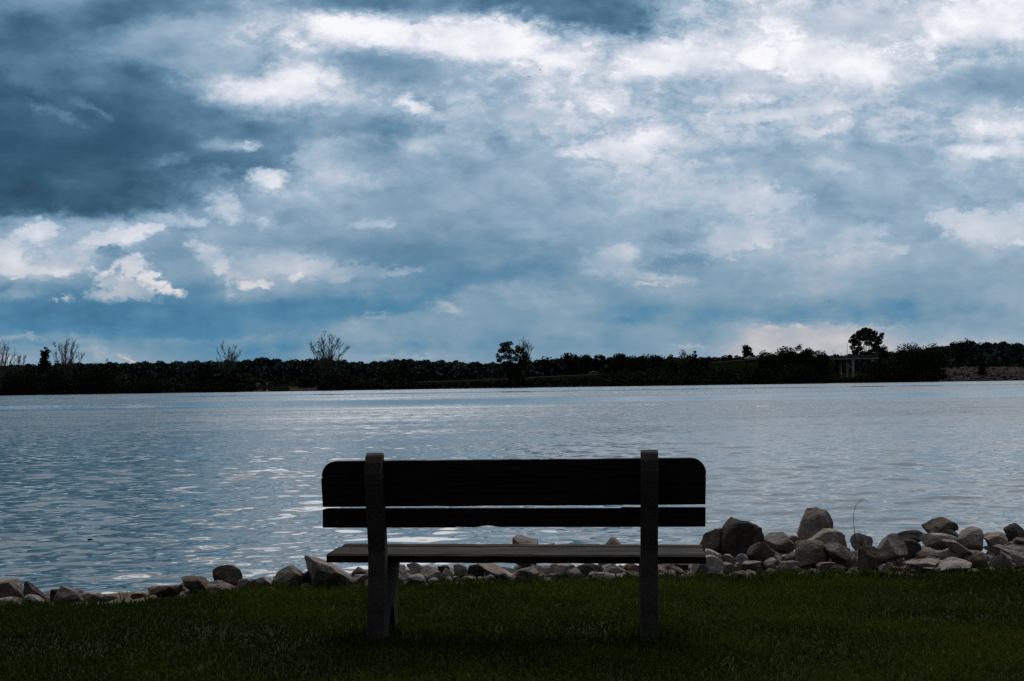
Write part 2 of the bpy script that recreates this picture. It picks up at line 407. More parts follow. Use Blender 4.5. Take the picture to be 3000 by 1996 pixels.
class MB:
    """collects simple solids into one mesh"""
    def __init__(self):
        self.v = []; self.f = {}; self.n = 0

    def add(self, verts, faces):
        verts = np.asarray(verts, dtype=float)
        for f in faces:
            self.f.setdefault(len(f), []).append([i + self.n for i in f])
        self.v.append(verts)
        self.n += len(verts)
        return self

    def prism(self, poly, u0, u1, axes=(0, 1, 2), taper=1.0):
        """polygon in the (a, b) axes extruded along the third from u0 to u1; axes = (extrude axis, a, b)"""
        k = len(poly)
        v = np.zeros((2 * k, 3))
        for i, (a, b) in enumerate(poly):
            for s, u in ((0, u0), (1, u1)):
                v[i + s * k, axes[0]] = u
                v[i + s * k, axes[1]] = a
                v[i + s * k, axes[2]] = b
        fs = [[i, (i + 1) % k, (i + 1) % k + k, i + k] for i in range(k)]
        fs += [list(range(k))[::-1], list(range(k, 2 * k))]
        return self.add(v, fs)

    def box(self, x0, x1, y0, y1, z0, z1):
        return self.prism([(y0, z0), (y1, z0), (y1, z1), (y0, z1)], x0, x1)

    def tube(self, pts, radii, sides=5):
        pts = [Vector(p) for p in pts]
        rings = []
        for i, p in enumerate(pts):
            d = (pts[min(i + 1, len(pts) - 1)] - pts[max(i - 1, 0)]).normalized()
            a = d.orthogonal().normalized()
            b = d.cross(a)
            r = radii[i] if hasattr(radii, "__len__") else radii
            rings += [p + (a * math.cos(2 * math.pi * k / sides) + b * math.sin(2 * math.pi * k / sides)) * r for k in range(sides)]
        fs = []
        for i in range(len(pts) - 1):
            for k in range(sides):
                fs.append([i * sides + k, i * sides + (k + 1) % sides, (i + 1) * sides + (k + 1) % sides, (i + 1) * sides + k])
        fs.append(list(range(sides))[::-1])
        fs.append([(len(pts) - 1) * sides + k for k in range(sides)])
        return self.add([tuple(p) for p in rings], fs)

    def mesh(self, name, smooth=False):
        return mesh_np(name, np.concatenate(self.v), [np.array(f) for f in self.f.values()], smooth)

    def build(self, name, mat, parent=None, smooth=False, bevel=0.0):
        me = self.mesh(name, smooth)
        o = link(name, me, mat, parent)
        import bmesh
        bm = bmesh.new(); bm.from_mesh(me)
        bmesh.ops.recalc_face_normals(bm, faces=bm.faces)
        if bevel:
            bmesh.ops.bevel(bm, geom=[e for e in bm.edges if len(e.link_faces) == 2 and e.calc_face_angle(0) > 0.5], offset=bevel, segments=2, affect="EDGES", profile=0.5)
        bm.to_mesh(me); bm.free()
        return o


def snoise(p, seed, freq, octaves=3, nw=10):
    """smooth pseudo noise of points (n,3): sums of random waves"""
    g = np.random.default_rng(seed)
    out = np.zeros(len(p)); a = 1.0; tot = 0.0
    for o in range(octaves):
        k = g.normal(size=(nw, 3)); k /= np.linalg.norm(k, axis=1)[:, None]
        k *= freq * (2 ** o) * g.uniform(.6, 1.4, (nw, 1))
        ph = g.uniform(0, 6.283, nw)
        out += a * np.sin(p @ k.T + ph).sum(1) / math.sqrt(nw)
        tot += a; a *= .5
    return out / tot


def material(name):
    m = bpy.data.materials.new(name)
    m.use_nodes = True
    t = m.node_tree
    return m, Nodes(t), t.nodes["Principled BSDF"]


def bump(nd, bsdf, h, strength, dist):
    b = nd.new("ShaderNodeBump")
    b.inputs["Strength"].default_value = strength
    b.inputs["Distance"].default_value = dist
    nd.put(b.inputs["Height"], h)
    nd.put(bsdf.inputs["Normal"], b.outputs[0])


def objco(nd):
    return nd.new("ShaderNodeTexCoord").outputs["Object"]


def simple_mat(name, c1, c2, scale=3.0, rough=0.9, bump_s=0.0, bdist=0.01, spec=0.3, stretch=None, transl=None):
    m, nd, b = material(name)
    co = objco(nd)
    if stretch:
        mp = nd.new("ShaderNodeMapping"); nd.put(mp.inputs[0], co); mp.inputs["Scale"].default_value = stretch; co = mp.outputs[0]
    n = nd.noise(co, scale, 6, .6).outputs["Fac"]
    nd.put(b.inputs["Base Color"], nd.mixc(nd.smooth(n, .3, .7), tuple(c1) + (1,), tuple(c2) + (1,)))
    b.inputs["Roughness"].default_value = rough
    b.inputs["Specular IOR Level"].default_value = spec
    if bump_s:
        bump(nd, b, n, bump_s, bdist)
    return m

# ------------------------------------------------------------------ near ground, lake bed and water
EDGE_PX = np.array([-900, 0, 120, 240, 350, 440, 530, 620, 700, 800, 900, 1080, 1200, 1500, 1600, 1700, 1850, 1950, 2100, 2200, 2300, 2400, 2500, 2600, 2700, 2850, 3000, 3900], float)
EDGE_PY = np.array([1800, 1770, 1764, 1763, 1757, 1748, 1742, 1735, 1729, 1719, 1714, 1709, 1704, 1702, 1698, 1698, 1693, 1690, 1688, 1685, 1680, 1680, 1678, 1674, 1673, 1669, 1662, 1640], float)


def edge_d(px):
    return 8.0 + 0.4 * np.clip(px, -1500, 4500) / 3000.0


EDGE_Z = np.array([at(p, q, float(edge_d(p))).z for p, q in zip(EDGE_PX, EDGE_PY)])
PXG = np.array([-900, 1900, 2050, 3000, 3900], float)
BERM = np.array([0.0, 0.0, .05, .07, .07])


def z_near(x, y):
    """height of the shore at (x, y): lawn, edge, rocky bank, lake bed"""
    x = np.asarray(x, float); y = np.asarray(y, float)
    px = 1500 + F * x / np.maximum(y, 3.0)
    de = edge_d(px)
    ze = np.interp(px, EDGE_PX, EDGE_Z) - 0.035
    s = np.clip((y - 5.0) / (de - 5.0), 0, 1)
    lawn = ze * s + 0.012 * np.sin(x * 1.3 + 0.6 * y) * np.sin(y * 1.1)
    t = y - de
    drop = -0.06 * np.clip(t, 0, .8) - 0.30 * np.clip(t - .8, 0, 4) - 0.05 * np.clip(t - 4.8, 0, 20)
    berm = np.interp(px, PXG, BERM) * np.exp(-((t - .75) / .45) ** 2)
    z = np.where(t > 0, ze + drop + berm, lawn)
    return np.maximum(z, WATER_Z - 1.3)


def grid_mesh(name, xs, ys, zf, smooth=True):
    X, Y = np.meshgrid(xs, ys)
    Z = zf(X, Y)
    v = np.stack([X, Y, Z], -1).reshape(-1, 3)
    ny, nx = X.shape
    i = (np.arange(ny - 1)[:, None] * nx + np.arange(nx - 1)[None]).ravel()
    return mesh_np(name, v, np.stack([i, i + 1, i + nx + 1, i + nx], 1), smooth)


# soil and turf
m_ground, nd, b = material("turf_and_soil")
co = objco(nd)
n1 = nd.noise(co, 9, 6, .6).outputs["Fac"]
n2 = nd.noise(co, 60, 4, .6).outputs["Fac"]
turf = nd.mixc(nd.smooth(n1, .35, .65), (.008, .013, .004, 1), (.016, .024, .007, 1))
soil = nd.mixc(nd.smooth(n2, .35, .65), (.06, .043, .03, 1), (.13, .10, .075, 1))
at_n = nd.new("ShaderNodeAttribute", attribute_name="soil")
nd.put(b.inputs["Base Color"], nd.mixc(at_n.outputs["Fac"], turf, soil))
b.inputs["Roughness"].default_value = 1.0
b.inputs["Specular IOR Level"].default_value = 0.1
bump(nd, b, n2, .5, .02)
xs = np.concatenate([np.linspace(-60, -7, 14)[:-1], np.linspace(-7, 7, 180), np.linspace(7, 60, 14)[1:]])
ys = np.concatenate([np.linspace(-60, 3, 16)[:-1], np.linspace(3, 11, 150), np.linspace(11, 22, 20)[1:]])
me = grid_mesh("ground", xs, ys, z_near)
gv = np.zeros(len(me.vertices) * 3, np.float32); me.vertices.foreach_get("co", gv); gv = gv.reshape(-1, 3)
gpx = 1500 + F * gv[:, 0] / np.maximum(gv[:, 1], 3.0)
gt = gv[:, 1] - edge_d(gpx)
a = me.attributes.new("soil", "FLOAT", "POINT")
a.data.foreach_set("value", np.clip(gt / .12 + .6, 0, 1).astype(np.float32))
tag(link("ground", me, m_ground), kind="structure")

# water
m_water, nd, b = material("lake_water")
geo = nd.new("ShaderNodeNewGeometry")
pos = geo.outputs["Position"]
wx_, wy_, wz_ = nd.sep(pos)
b.inputs["Base Color"].default_value = (.040, .066, .069, 1)
b.inputs["Roughness"].default_value = .03
b.inputs["IOR"].default_value = 2.0
b.inputs["Specular IOR Level"].default_value = 1.0
p2 = nd.xyz(nd.m("MULTIPLY", wx_, .5), wy_, 0.0)
na = nd.new("ShaderNodeVectorMath", operation="SUBTRACT"); nd.put(na.inputs[0], nd.noise(p2, 3.2, 3, .55).outputs["Color"]); na.inputs[1].default_value = (.5, .5, .5)
nb = nd.new("ShaderNodeVectorMath", operation="SUBTRACT"); nd.put(nb.inputs[0], nd.noise(p2, 7.0, 2, .5).outputs["Color"]); nb.inputs[1].default_value = (.5, .5, .5)
ng = nd.new("ShaderNodeVectorMath", operation="SUBTRACT"); nd.put(ng.inputs[0], nd.noise(nd.xyz(nd.m("MULTIPLY", wx_, .28), wy_, 3.0), .16, 6, .72).outputs["Color"]); ng.inputs[1].default_value = (.5, .5, .5)
# ripples are weaker near the viewer, where the swell is modelled, and weak again in the slicks that lie along the far shore
base_k = nd.smooth(wy_, 14, 90, .24, .62)
patch = nd.noise(nd.xyz(nd.m("MULTIPLY", wx_, .012), nd.m("MULTIPLY", wy_, .035), 0.0), 1.0, 3, .5).outputs["Fac"]
yw = nd.m("MULTIPLY_ADD", nd.m("SUBTRACT", patch, .5), 60.0, wy_)
d1 = nd.m("MULTIPLY", nd.smooth(yw, 298, 312), nd.smooth(yw, 340, 362, 1, 0))
d2 = nd.m("MULTIPLY", nd.smooth(yw, 118, 138), nd.smooth(yw, 168, 200, 1, 0))
slick = nd.m("MAXIMUM", nd.m("MULTIPLY", d1, .85), nd.m("MULTIPLY", d2, .62))
kk = nd.m("MULTIPLY", base_k, nd.m("SUBTRACT", 1.0, slick))
kk = nd.m("MULTIPLY", kk, nd.smooth(patch, .3, .7, .9, 1.1))
sa = nd.new("ShaderNodeVectorMath", operation="SCALE"); nd.put(sa.inputs[0], na.outputs[0]); nd.put(sa.inputs[3], nd.m("MULTIPLY", kk, 1.0))
sb = nd.new("ShaderNodeVectorMath", operation="SCALE"); nd.put(sb.inputs[0], nb.outputs[0]); nd.put(sb.inputs[3], nd.m("MULTIPLY", kk, .45))
ad = nd.new("ShaderNodeVectorMath", operation="ADD"); nd.put(ad.inputs[0], sa.outputs[0]); nd.put(ad.inputs[1], sb.outputs[0])
sg = nd.new("ShaderNodeVectorMath", operation="SCALE"); nd.put(sg.inputs[0], ng.outputs[0]); nd.put(sg.inputs[3], nd.m("MULTIPLY", kk, .8))
ad0 = ad
ad = nd.new("ShaderNodeVectorMath", operation="ADD"); nd.put(ad.inputs[0], ad0.outputs[0]); nd.put(ad.inputs[1], sg.outputs[0])
fl = nd.new("ShaderNodeVectorMath", operation="MULTIPLY"); nd.put(fl.inputs[0], ad.outputs[0]); fl.inputs[1].default_value = (.8, 1.0, 0)
# wind blown ripples: the faces towards this shore are the steeper ones
lee = nd.new("ShaderNodeVectorMath", operation="ADD"); nd.put(lee.inputs[0], fl.outputs[0]); nd.put(lee.inputs[1], nd.xyz(0.0, nd.m("MULTIPLY", nd.m("MULTIPLY", kk, nd.m("MULTIPLY", nd.smooth(wy_, 8, 60, .7, 1.0), 1.0)), -.25), 0.0))
an = nd.new("ShaderNodeVectorMath", operation="ADD"); nd.put(an.inputs[0], lee.outputs[0]); nd.put(an.inputs[1], geo.outputs["Normal"])
nn = nd.new("ShaderNodeVectorMath", operation="NORMALIZE"); nd.put(nn.inputs[0], an.outputs[0])
nd.put(b.inputs["Normal"], nn.outputs[0])

rows = [8.6]
while rows[-1] < 110:
    d = rows[-1]
    rows.append(d + max(.035, .42 * d * d / (1.9 * 1297)))
rows += [120, 135, 155, 180, 215, 260, 320, 400, 500, 600, 720]
cols = np.concatenate([np.linspace(-2.4, -.5, 10)[:-1], np.linspace(-.5, .5, 620), np.linspace(.5, 2.4, 10)[1:]])
YY, TT = np.meshgrid(np.array(rows), cols, indexing="ij")
XX = YY * TT
row_sp = np.gradient(np.array(rows))[:, None]
col_sp = .0017 * YY
ZZ = np.zeros_like(XX)
wr = np.random.default_rng(21)
for i in range(84):
    lam = float(np.exp(wr.uniform(math.log(.16), math.log(1.4))))
    th = wr.normal(math.radians(-78), math.radians(32))
    kx, ky = math.cos(th) * 6.283 / lam, math.sin(th) * 6.283 / lam
    amp_ = lam * .0018 * wr.uniform(.5, 1.4)
    sp = np.sqrt((np.abs(math.sin(th)) * row_sp) ** 2 + (np.abs(math.cos(th)) * col_sp) ** 2)
    att = np.clip((lam / np.maximum(sp, 1e-4) - 2.5) / 3.0, 0, 1)
    ph = kx * XX + ky * YY + wr.uniform(0, 6.283)
    ZZ += amp_ * att * (np.sin(ph) + .18 * np.cos(2 * ph))
gust = .8 + .35 * snoise(np.stack([XX.ravel() * .16, YY.ravel() * .11, 0 * XX.ravel()], 1), 5, 1.0, 2).reshape(XX.shape)
ZZ = ZZ * np.clip(gust, .3, 1.5)
v = np.stack([XX, YY, ZZ + WATER_Z], -1).reshape(-1, 3)
ny, nx = XX.shape
i = (np.arange(ny - 1)[:, None] * nx + np.arange(nx - 1)[None]).ravel()
tag(link("lake_water", mesh_np("lake_water", v, np.stack([i, i + 1, i + nx + 1, i + nx], 1), True), m_water), kind="structure")

# ------------------------------------------------------------------ lawn
m_grass, nd, b = material("grass_blades")
ta = nd.new("ShaderNodeAttribute", attribute_name="tone").outputs["Fac"]
ha = nd.new("ShaderNodeAttribute", attribute_name="along").outputs["Fac"]
gc = nd.ramp(ta, [(0, (.011, .020, .002)), (.45, (.025, .045, .004)), (.8, (.047, .072, .006)), (.93, (.07, .07, .014)), (1, (.11, .09, .03))])
nd.put(b.inputs["Base Color"], gc)
b.inputs["Roughness"].default_value = .75
b.inputs["Specular IOR Level"].default_value = .03
tr = nd.new("ShaderNodeBsdfTranslucent"); nd.put(tr.inputs[0], gc)
mx = nd.new("ShaderNodeMixShader"); mx.inputs[0].default_value = .3
nd.put(mx.inputs[1], b.outputs[0]); nd.put(mx.inputs[2], tr.outputs[0])
nd.put(nd.t.nodes["Material Output"].inputs[0], mx.outputs[0])


def blades(name, x, y, h, w, tone, lean, seed):
    g = np.random.default_rng(seed)
    n = len(x)
    z = z_near(x, y)
    az = g.uniform(0, 6.283, n)
    ld = g.uniform(0, 6.283, n)
    side = np.stack([np.cos(az), np.sin(az), 0 * az], 1) * (w * .5)[:, None]
    ldv = np.stack([np.cos(ld), np.sin(ld), 0 * ld], 1)
    p0 = np.stack([x, y, z - .004], 1)
    up = np.array([0, 0, 1.0])
    p1 = p0 + up * (h * .5)[:, None] + ldv * (h * lean * .22)[:, None]
    p2 = p0 + up * (h * (1 - .25 * lean))[:, None] + ldv * (h * lean * .8)[:, None]
    v = np.stack([p0 - side, p0 + side, p1 - side * .8, p1 + side * .8, p2], 1).reshape(-1, 3)
    k = np.arange(n)[:, None] * 5
    quads = k + np.array([[0, 1, 3, 2]])
    tris = k + np.array([[2, 3, 4]])
    return mesh_np(name, v, [quads, tris], False, {"tone": np.repeat(tone, 5), "along": np.tile([0, 0, .5, .5, 1], n)})


nb_ = 270000
gx_ = rng.uniform(-5.2, 5.2, nb_); gy_ = rng.uniform(3.9, 8.9, nb_)
gpx = 1500 + F * gx_ / gy_
wob = .05 * snoise(np.stack([gx_ * 3, gy_ * 0, gx_ * 0], 1), 3, 1.5, 3)
keep = (gy_ < edge_d(gpx) + .02 + wob) & (np.abs(gx_) < .52 * gy_ + .5)
gx_, gy_, gpx = gx_[keep], gy_[keep], gpx[keep]
nb_ = len(gx_)
P2 = np.stack([gx_, gy_, 0 * gx_], 1)
clump = snoise(P2, 11, 2.2, 3)
clump2 = snoise(P2, 12, 7.0, 2)
hh = rng.uniform(.028, .062, nb_) * (1 + .3 * clump + .25 * clump2)
hh *= np.where(rng.random(nb_) < .02, 1.7, 1.0)
near_edge = np.clip(1 - (edge_d(gpx) - gy_) / .25, 0, 1)
for lx, ly in ((-.68, 6.12), (.67, 6.05), (-.66, 6.5), (.69, 6.42)):        # the mower leaves longer grass round the feet
    hh *= 1 + .9 * np.exp(-(((gx_ - lx) ** 2 + (gy_ - ly) ** 2) / .012))
hh *= 1 + .5 * near_edge * rng.random(nb_)
tone = np.clip(.38 + .22 * snoise(P2, 15, .7, 2) + .3 * clump + .2 * clump2 + rng.normal(0, .18, nb_), 0, .9)
tone = np.where(rng.random(nb_) < .012, rng.uniform(.9, 1.0, nb_), tone)
lean = np.clip(rng.normal(.65, .3, nb_), .05, 1.25)
ww = rng.uniform(.0035, .0075, nb_) * np.where(rng.random(nb_) < .05, 2.0, 1)
tag(link("grass", blades("grass", gx_, gy_, hh, ww, tone, lean, 4), m_grass), "short dark green lawn running down to the rocks", "grass", kind="stuff")

# broad leaved weeds at the foot of the rocks and in the lawn
nw_ = 2600
wpx = rng.uniform(-300, 3300, nw_)
clus = snoise(np.stack([wpx * .01, 0 * wpx, 0 * wpx], 1), 31, 1.2, 3)
okk = rng.random(nw_) < np.clip(.25 + .6 * clus + np.where(wpx > 1950, .35, 0), .05, 1)
wpx = wpx[okk]
wd = edge_d(wpx) + rng.normal(-.03, .06, len(wpx))
wxx = (wpx - 1500) / F * wd
tag(link("weeds", blades("weeds", wxx, wd, rng.uniform(.04, .11, len(wpx)), rng.uniform(.008, .02, len(wpx)), np.clip(rng.normal(.5, .2, len(wpx)), 0, .9), rng.uniform(.4, 1.2, len(wpx)), 8), m_grass),
    "leafy weeds along the foot of the rocks", "weeds", kind="stuff")

# ------------------------------------------------------------------ bench
m_wood, nd, b = material("weathered_wood")
mp = nd.new("ShaderNodeMapping"); nd.put(mp.inputs[0], objco(nd)); mp.inputs["Scale"].default_value = (1.4, 11, 22)
g1 = nd.noise(mp.outputs[0], 2.0, 8, .65, 1.2).outputs["Fac"]
mp2 = nd.new("ShaderNodeMapping"); nd.put(mp2.inputs[0], objco(nd)); mp2.inputs["Scale"].default_value = (1.3, 4, 6)
g2 = nd.noise(mp2.outputs[0], 2.4, 5, .6).outputs["Fac"]
wc = nd.mixc(nd.smooth(g1, .38, .66), (.011, .0095, .008, 1), (.036, .031, .027, 1))
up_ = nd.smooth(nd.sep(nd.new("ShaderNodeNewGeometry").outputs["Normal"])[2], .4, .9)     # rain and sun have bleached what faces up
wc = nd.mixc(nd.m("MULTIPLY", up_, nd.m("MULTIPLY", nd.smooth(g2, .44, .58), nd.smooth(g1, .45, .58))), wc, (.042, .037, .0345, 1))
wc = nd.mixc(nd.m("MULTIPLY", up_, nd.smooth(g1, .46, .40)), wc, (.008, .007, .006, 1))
nd.put(b.inputs["Base Color"], wc)
b.inputs["Roughness"].default_value = .8
b.inputs["Specular IOR Level"].default_value = .05
bump(nd, b, g1, .9, .008)

m_conc, nd, b = material("rough_concrete")
co = objco(nd)
c1 = nd.noise(co, 75, 4, .75).outputs["Fac"]
c2 = nd.noise(co, 9, 6, .6).outputs["Fac"]
c3 = nd.noise(co, 70, 2, .5).outputs["Fac"]
cc = nd.mixc(nd.smooth(c2, .3, .7), (.034, .030, .026, 1), (.064, .056, .050, 1))
cc = nd.mixc(nd.smooth(c1, .56, .72), cc, (.15, .135, .125, 1))
cc = nd.mixc(nd.smooth(c3, .66, .74), cc, (.02, .018, .015, 1))
nd.put(b.inputs["Base Color"], cc)
b.inputs["Roughness"].default_value = .95
b.inputs["Specular IOR Level"].default_value = .15
bump(nd, b, c1, .5, .003)

YAW = R(-4.5)
BD = 6.22
bench = empty("park_bench", (0, BD, 0), YAW)
tag(bench, "weathered wooden bench on two concrete frames, seen from behind, facing the lake", "bench")
BM = Matrix.Translation((0, BD, 0)) @ Matrix.Rotation(YAW, 4, "Z")
BI = BM.inverted()


def bp(px, py, v):
    """bench coordinates (along, towards the lake, up) of the pixel on the plane that lies v in front of the frames"""
    o = BI @ Vector((0, 0, CAM_H))
    q = BI @ at(px, py, 6.0)
    d = q - o
    return o + d * ((v - o.y) / d.y)


def side_frame(uc, tilt, label):
    prof = [(-.105, -.10), (-.075, .10), (-.035, .30), (-.022, .42), (-.045, .56), (-.085, .755), (-.088, .80), (-.076, .85), (-.052, .885),
            (-.02, .897), (.006, .885), (.006, .80), (.022, .66), (.052, .50), (.065, .405), (.10, .375), (.40, .372), (.44, .36), (.445, .33), (.40, .295), (.345, .22),
            (.325, .12), (.322, -.10), (.235, -.10), (.232, .02), (.215, .09), (.18, .135), (.135, .135), (.085, .08), (.05, -.02), (.035, -.10)]
    mb = MB()
    mb.prism(prof, -.041, .041)
    o = mb.build("side_frame", m_conc, bench, bevel=.007)
    o.location = (uc, 0, 0)
    o.rotation_euler = (0, tilt, 0)
    return o


uL = bp(1104, 1640, -.02).x
uR = bp(1898, 1640, -.02).x
side_frame(uL, -.004, None)
side_frame(uR, .018, None)


def board(name, outline, v0, v1, lean=0.0, rough=0.0, seed=0, bevel=.004):
    """outline in bench (along, up), from v0 to v1; leaned back about its foot"""
    mb = MB()
    mb.prism(outline, v0, v1, axes=(1, 0, 2))
    if lean:
        zb = min(q[1] for q in outline)
        for arr in mb.v:
            arr[:, 1] -= (arr[:, 2] - zb) * lean
    o = mb.build(name, m_wood, bench, bevel=bevel)
    return o


def edge_line(p, q, n, seed, jit):
    g = random.Random(seed)
    return [(p[0] + (q[0] - p[0]) * i / n, p[1] + (q[1] - p[1]) * i / n + (g.uniform(-jit, jit) if 0 < i < n else 0)) for i in range(n + 1)]


VT, VM, VL = -.020, .004, .03       # where the back boards stand in front of the reclined posts


def uw(px, py, v):
    q = bp(px, py, v)
    return (q.x, q.z)


# upper back board, rounded corners
tl, tr_, bl, br = uw(942, 1352, VT), uw(2068, 1341, VT), uw(944, 1403, VT), uw(2067.5, 1397, VT)
rad = .072
out = edge_line((bl[0], bl[1]), (br[0], br[1]), 1, 1, 0)
for k in range(9):
    a_ = math.pi / 2 * k / 8
    out.append((tr_[0] - rad + rad * math.cos(a_), tr_[1] - rad + rad * math.sin(a_)))
top_pts = edge_line((tr_[0] - rad, tr_[1]), (tl[0] + rad, tl[1]), 22, 3, .0012)[1:-1]
out += top_pts
for k in range(9):
    a_ = math.pi / 2 + math.pi / 2 * k / 8
    out.append((tl[0] + rad + rad * math.cos(a_), tl[1] - rad + rad * math.sin(a_)))
board("back_board", out, VT, VT + .045, .17, bevel=.005)
# middle back board
out = edge_line(uw(945, 1486.5, VM), uw(2067, 1478.5, VM), 20, 5, .0012) + edge_line(uw(2067.5, 1395, VM), uw(943.5, 1401, VM), 1, 1, 0)
board("back_board", out, VM, VM + .043, .17)
# lower back board: a bite out of its lower edge, a step in its upper edge
lowp = [(945, 1547), (1330, 1546.5), (1338, 1544), (1375, 1546), (1398, 1545), (1412, 1541.5), (1428, 1540), (1446, 1541.5), (1458, 1544.5), (1475, 1545), (1800, 1545), (2067, 1544)]
upp = [(2067, 1487), (1822, 1486.5), (1818, 1489.5), (1200, 1489.5), (960, 1490.5), (946, 1493)]
out = [uw(p, q, VL) for p, q in lowp + upp]
board("back_board", out, VL, VL + .042, .12)
# seat: three boards, seen along their upper face
zs = uw(1500, 1626, .07)[1]
sl, sr = bp(957, 1626, .07), bp(2068, 1619, .07)
seat_defs = [(.062, .352, 0.0, sl.x, sr.x), (.360, .452, .004, sl.x + .012, sr.x + .003)]
for k, (v0, v1, dz_, ua, ub) in enumerate(seat_defs):
    za, zb = bp(957, 1623.5, .07).z + dz_, bp(2068, 1627.5, .07).z + dz_
    mb = MB()
    n = 26
    g = random.Random(40 + k)
    vs, fs = [], []
    for i_ in range(n + 1):
        t = i_ / n
        u_ = ua + (ub - ua) * t
        zt = za + (zb - za) * t + g.uniform(-.0012, .0012)
        th = .040
        j1, j2 = g.uniform(-.0015, .0015), g.uniform(-.0015, .0015)
        vs += [(u_, v0 + j1, zt - th), (u_, v1 + j2, zt - th), (u_, v1 + j2, zt), (u_, v0 + .018 + j1, zt - .001), (u_, v0 + .014 + j1, zt - .005), (u_, v0 + j1, zt - .006)]
    q = 6
    for i_ in range(n):
        for k2 in range(q):
            fs.append([i_ * q + k2, i_ * q + (k2 + 1) % q, (i_ + 1) * q + (k2 + 1) % q, (i_ + 1) * q + k2])
    fs.append(list(range(q))[::-1]); fs.append([n * q + k2 for k2 in range(q)])
    mb.add(vs, fs)
    mb.build("seat_board", m_wood, bench)

# ------------------------------------------------------------------ rocks of the shore
m_rock, nd, b = material("limestone")
oi = nd.new("ShaderNodeObjectInfo")
co = objco(nd)
off = nd.new("ShaderNodeVectorMath", operation="ADD"); nd.put(off.inputs[0], co)
rv = nd.m("MULTIPLY", oi.outputs["Random"], 40.0)
nd.put(off.inputs[1], nd.xyz(rv, rv, rv))
co = off.outputs[0]
r1 = nd.noise(co, 7, 7, .62, .6).outputs["Fac"]
r2 = nd.noise(co, 38, 5, .65).outputs["Fac"]
r3 = nd.noise(co, 3.2, 4, .55).outputs["Fac"]
rc = nd.mixc(nd.smooth(r1, .3, .7), (.55, .53, .51, 1), (1.25, 1.24, 1.23, 1))
rc = nd.mixc(nd.smooth(r2, .56, .74), rc, (1.5, 1.5, 1.5, 1))
rc = nd.mixc(nd.m("MULTIPLY", nd.smooth(r3, .54, .68), .6), rc, (.42, .36, .30, 1))
rc = nd.mixc(nd.smooth(r2, .36, .26), rc, (.35, .32, .30, 1))
nd.put(b.inputs["Base Color"], nd.mixc(1.0, rc, oi.outputs["Color"], "MULTIPLY"))
b.inputs["Roughness"].default_value = .92
b.inputs["Specular IOR Level"].default_value = .06
hh_ = nd.m("ADD", nd.m("MULTIPLY", r1, 1.0), nd.m("MULTIPLY", r2, .35))
bump(nd, b, hh_, 1.0, .035)
PALE, GREY, BROWN, DARK, BLUE, PINK = (.28, .25, .23), (.20, .18, .166), (.125, .102, .084), (.065, .057, .052), (.23, .222, .228), (.24, .207, .187)


def ico(sub):
    import bmesh
    bm = bmesh.new()
    bmesh.ops.create_icosphere(bm, subdivisions=sub, radius=1.0)
    v = np.array([q.co[:] for q in bm.verts]); f = np.array([[q.index for q in p.verts] for p in bm.faces])
    bm.free()
    return v, f


ICO = {s: ico(s) for s in (1, 2, 3, 4)}


def rock_mesh(name, seed, sub, w, dep, h, style):
    g = np.random.default_rng(seed)
    v, f = ICO[sub]
    v = v.copy()
    if style == "p":
        t = (v[:, 2] + 1) / 2
        v[:, 0] = v[:, 0] * (1.05 - .72 * t); v[:, 1] *= (1.05 - .6 * t)
    ncut = {"r": 12, "f": 12, "p": 11, "s": 11, "b": 12}[style]
    for q_ in range(ncut):
        n = g.normal(size=3); n[2] *= .8; n /= np.linalg.norm(n)
        hgt = (g.uniform(.36, .56) if q_ < 6 else g.uniform(.52, .75)) if style != "r" else (g.uniform(.46, .62) if q_ < 5 else g.uniform(.6, .84))
        dd = v @ n
        e = np.maximum(dd - hgt, 0)
        v -= np.outer(e * .98, n)
    if style == "b":
        v = np.sign(v) * np.abs(v) ** .72
    if style == "f":
        v[:, 2] = np.where(v[:, 2] > .45, .45 + (v[:, 2] - .45) * .25, v[:, 2])
    v *= (1 + .05 * snoise(v, seed + 1, 2.4, 3) + .04 * snoise(v, seed + 2, 7, 3) + .022 * snoise(v, seed + 3, 22, 2))[:, None]
    ang = {"s": .62, "z": -.5}.get(style, g.uniform(-.25, .25))
    if style == "s":
        v[:, 2] *= .42
        c, s_ = math.cos(ang), math.sin(ang)
        v[:, [0, 2]] = np.stack([v[:, 0] * c + v[:, 2] * s_, -v[:, 0] * s_ + v[:, 2] * c], 1)
    elif style in "rb":
        c, s_ = math.cos(ang), math.sin(ang)
        v[:, [0, 2]] = np.stack([v[:, 0] * c - v[:, 2] * s_, v[:, 0] * s_ + v[:, 2] * c], 1)
    lo, hi = v.min(0), v.max(0)
    v = (v - (lo + hi) / 2) / ((hi - lo) / 2)
    v *= np.array([w, dep, h]) / 2
    return mesh_np(name, v, f, False)


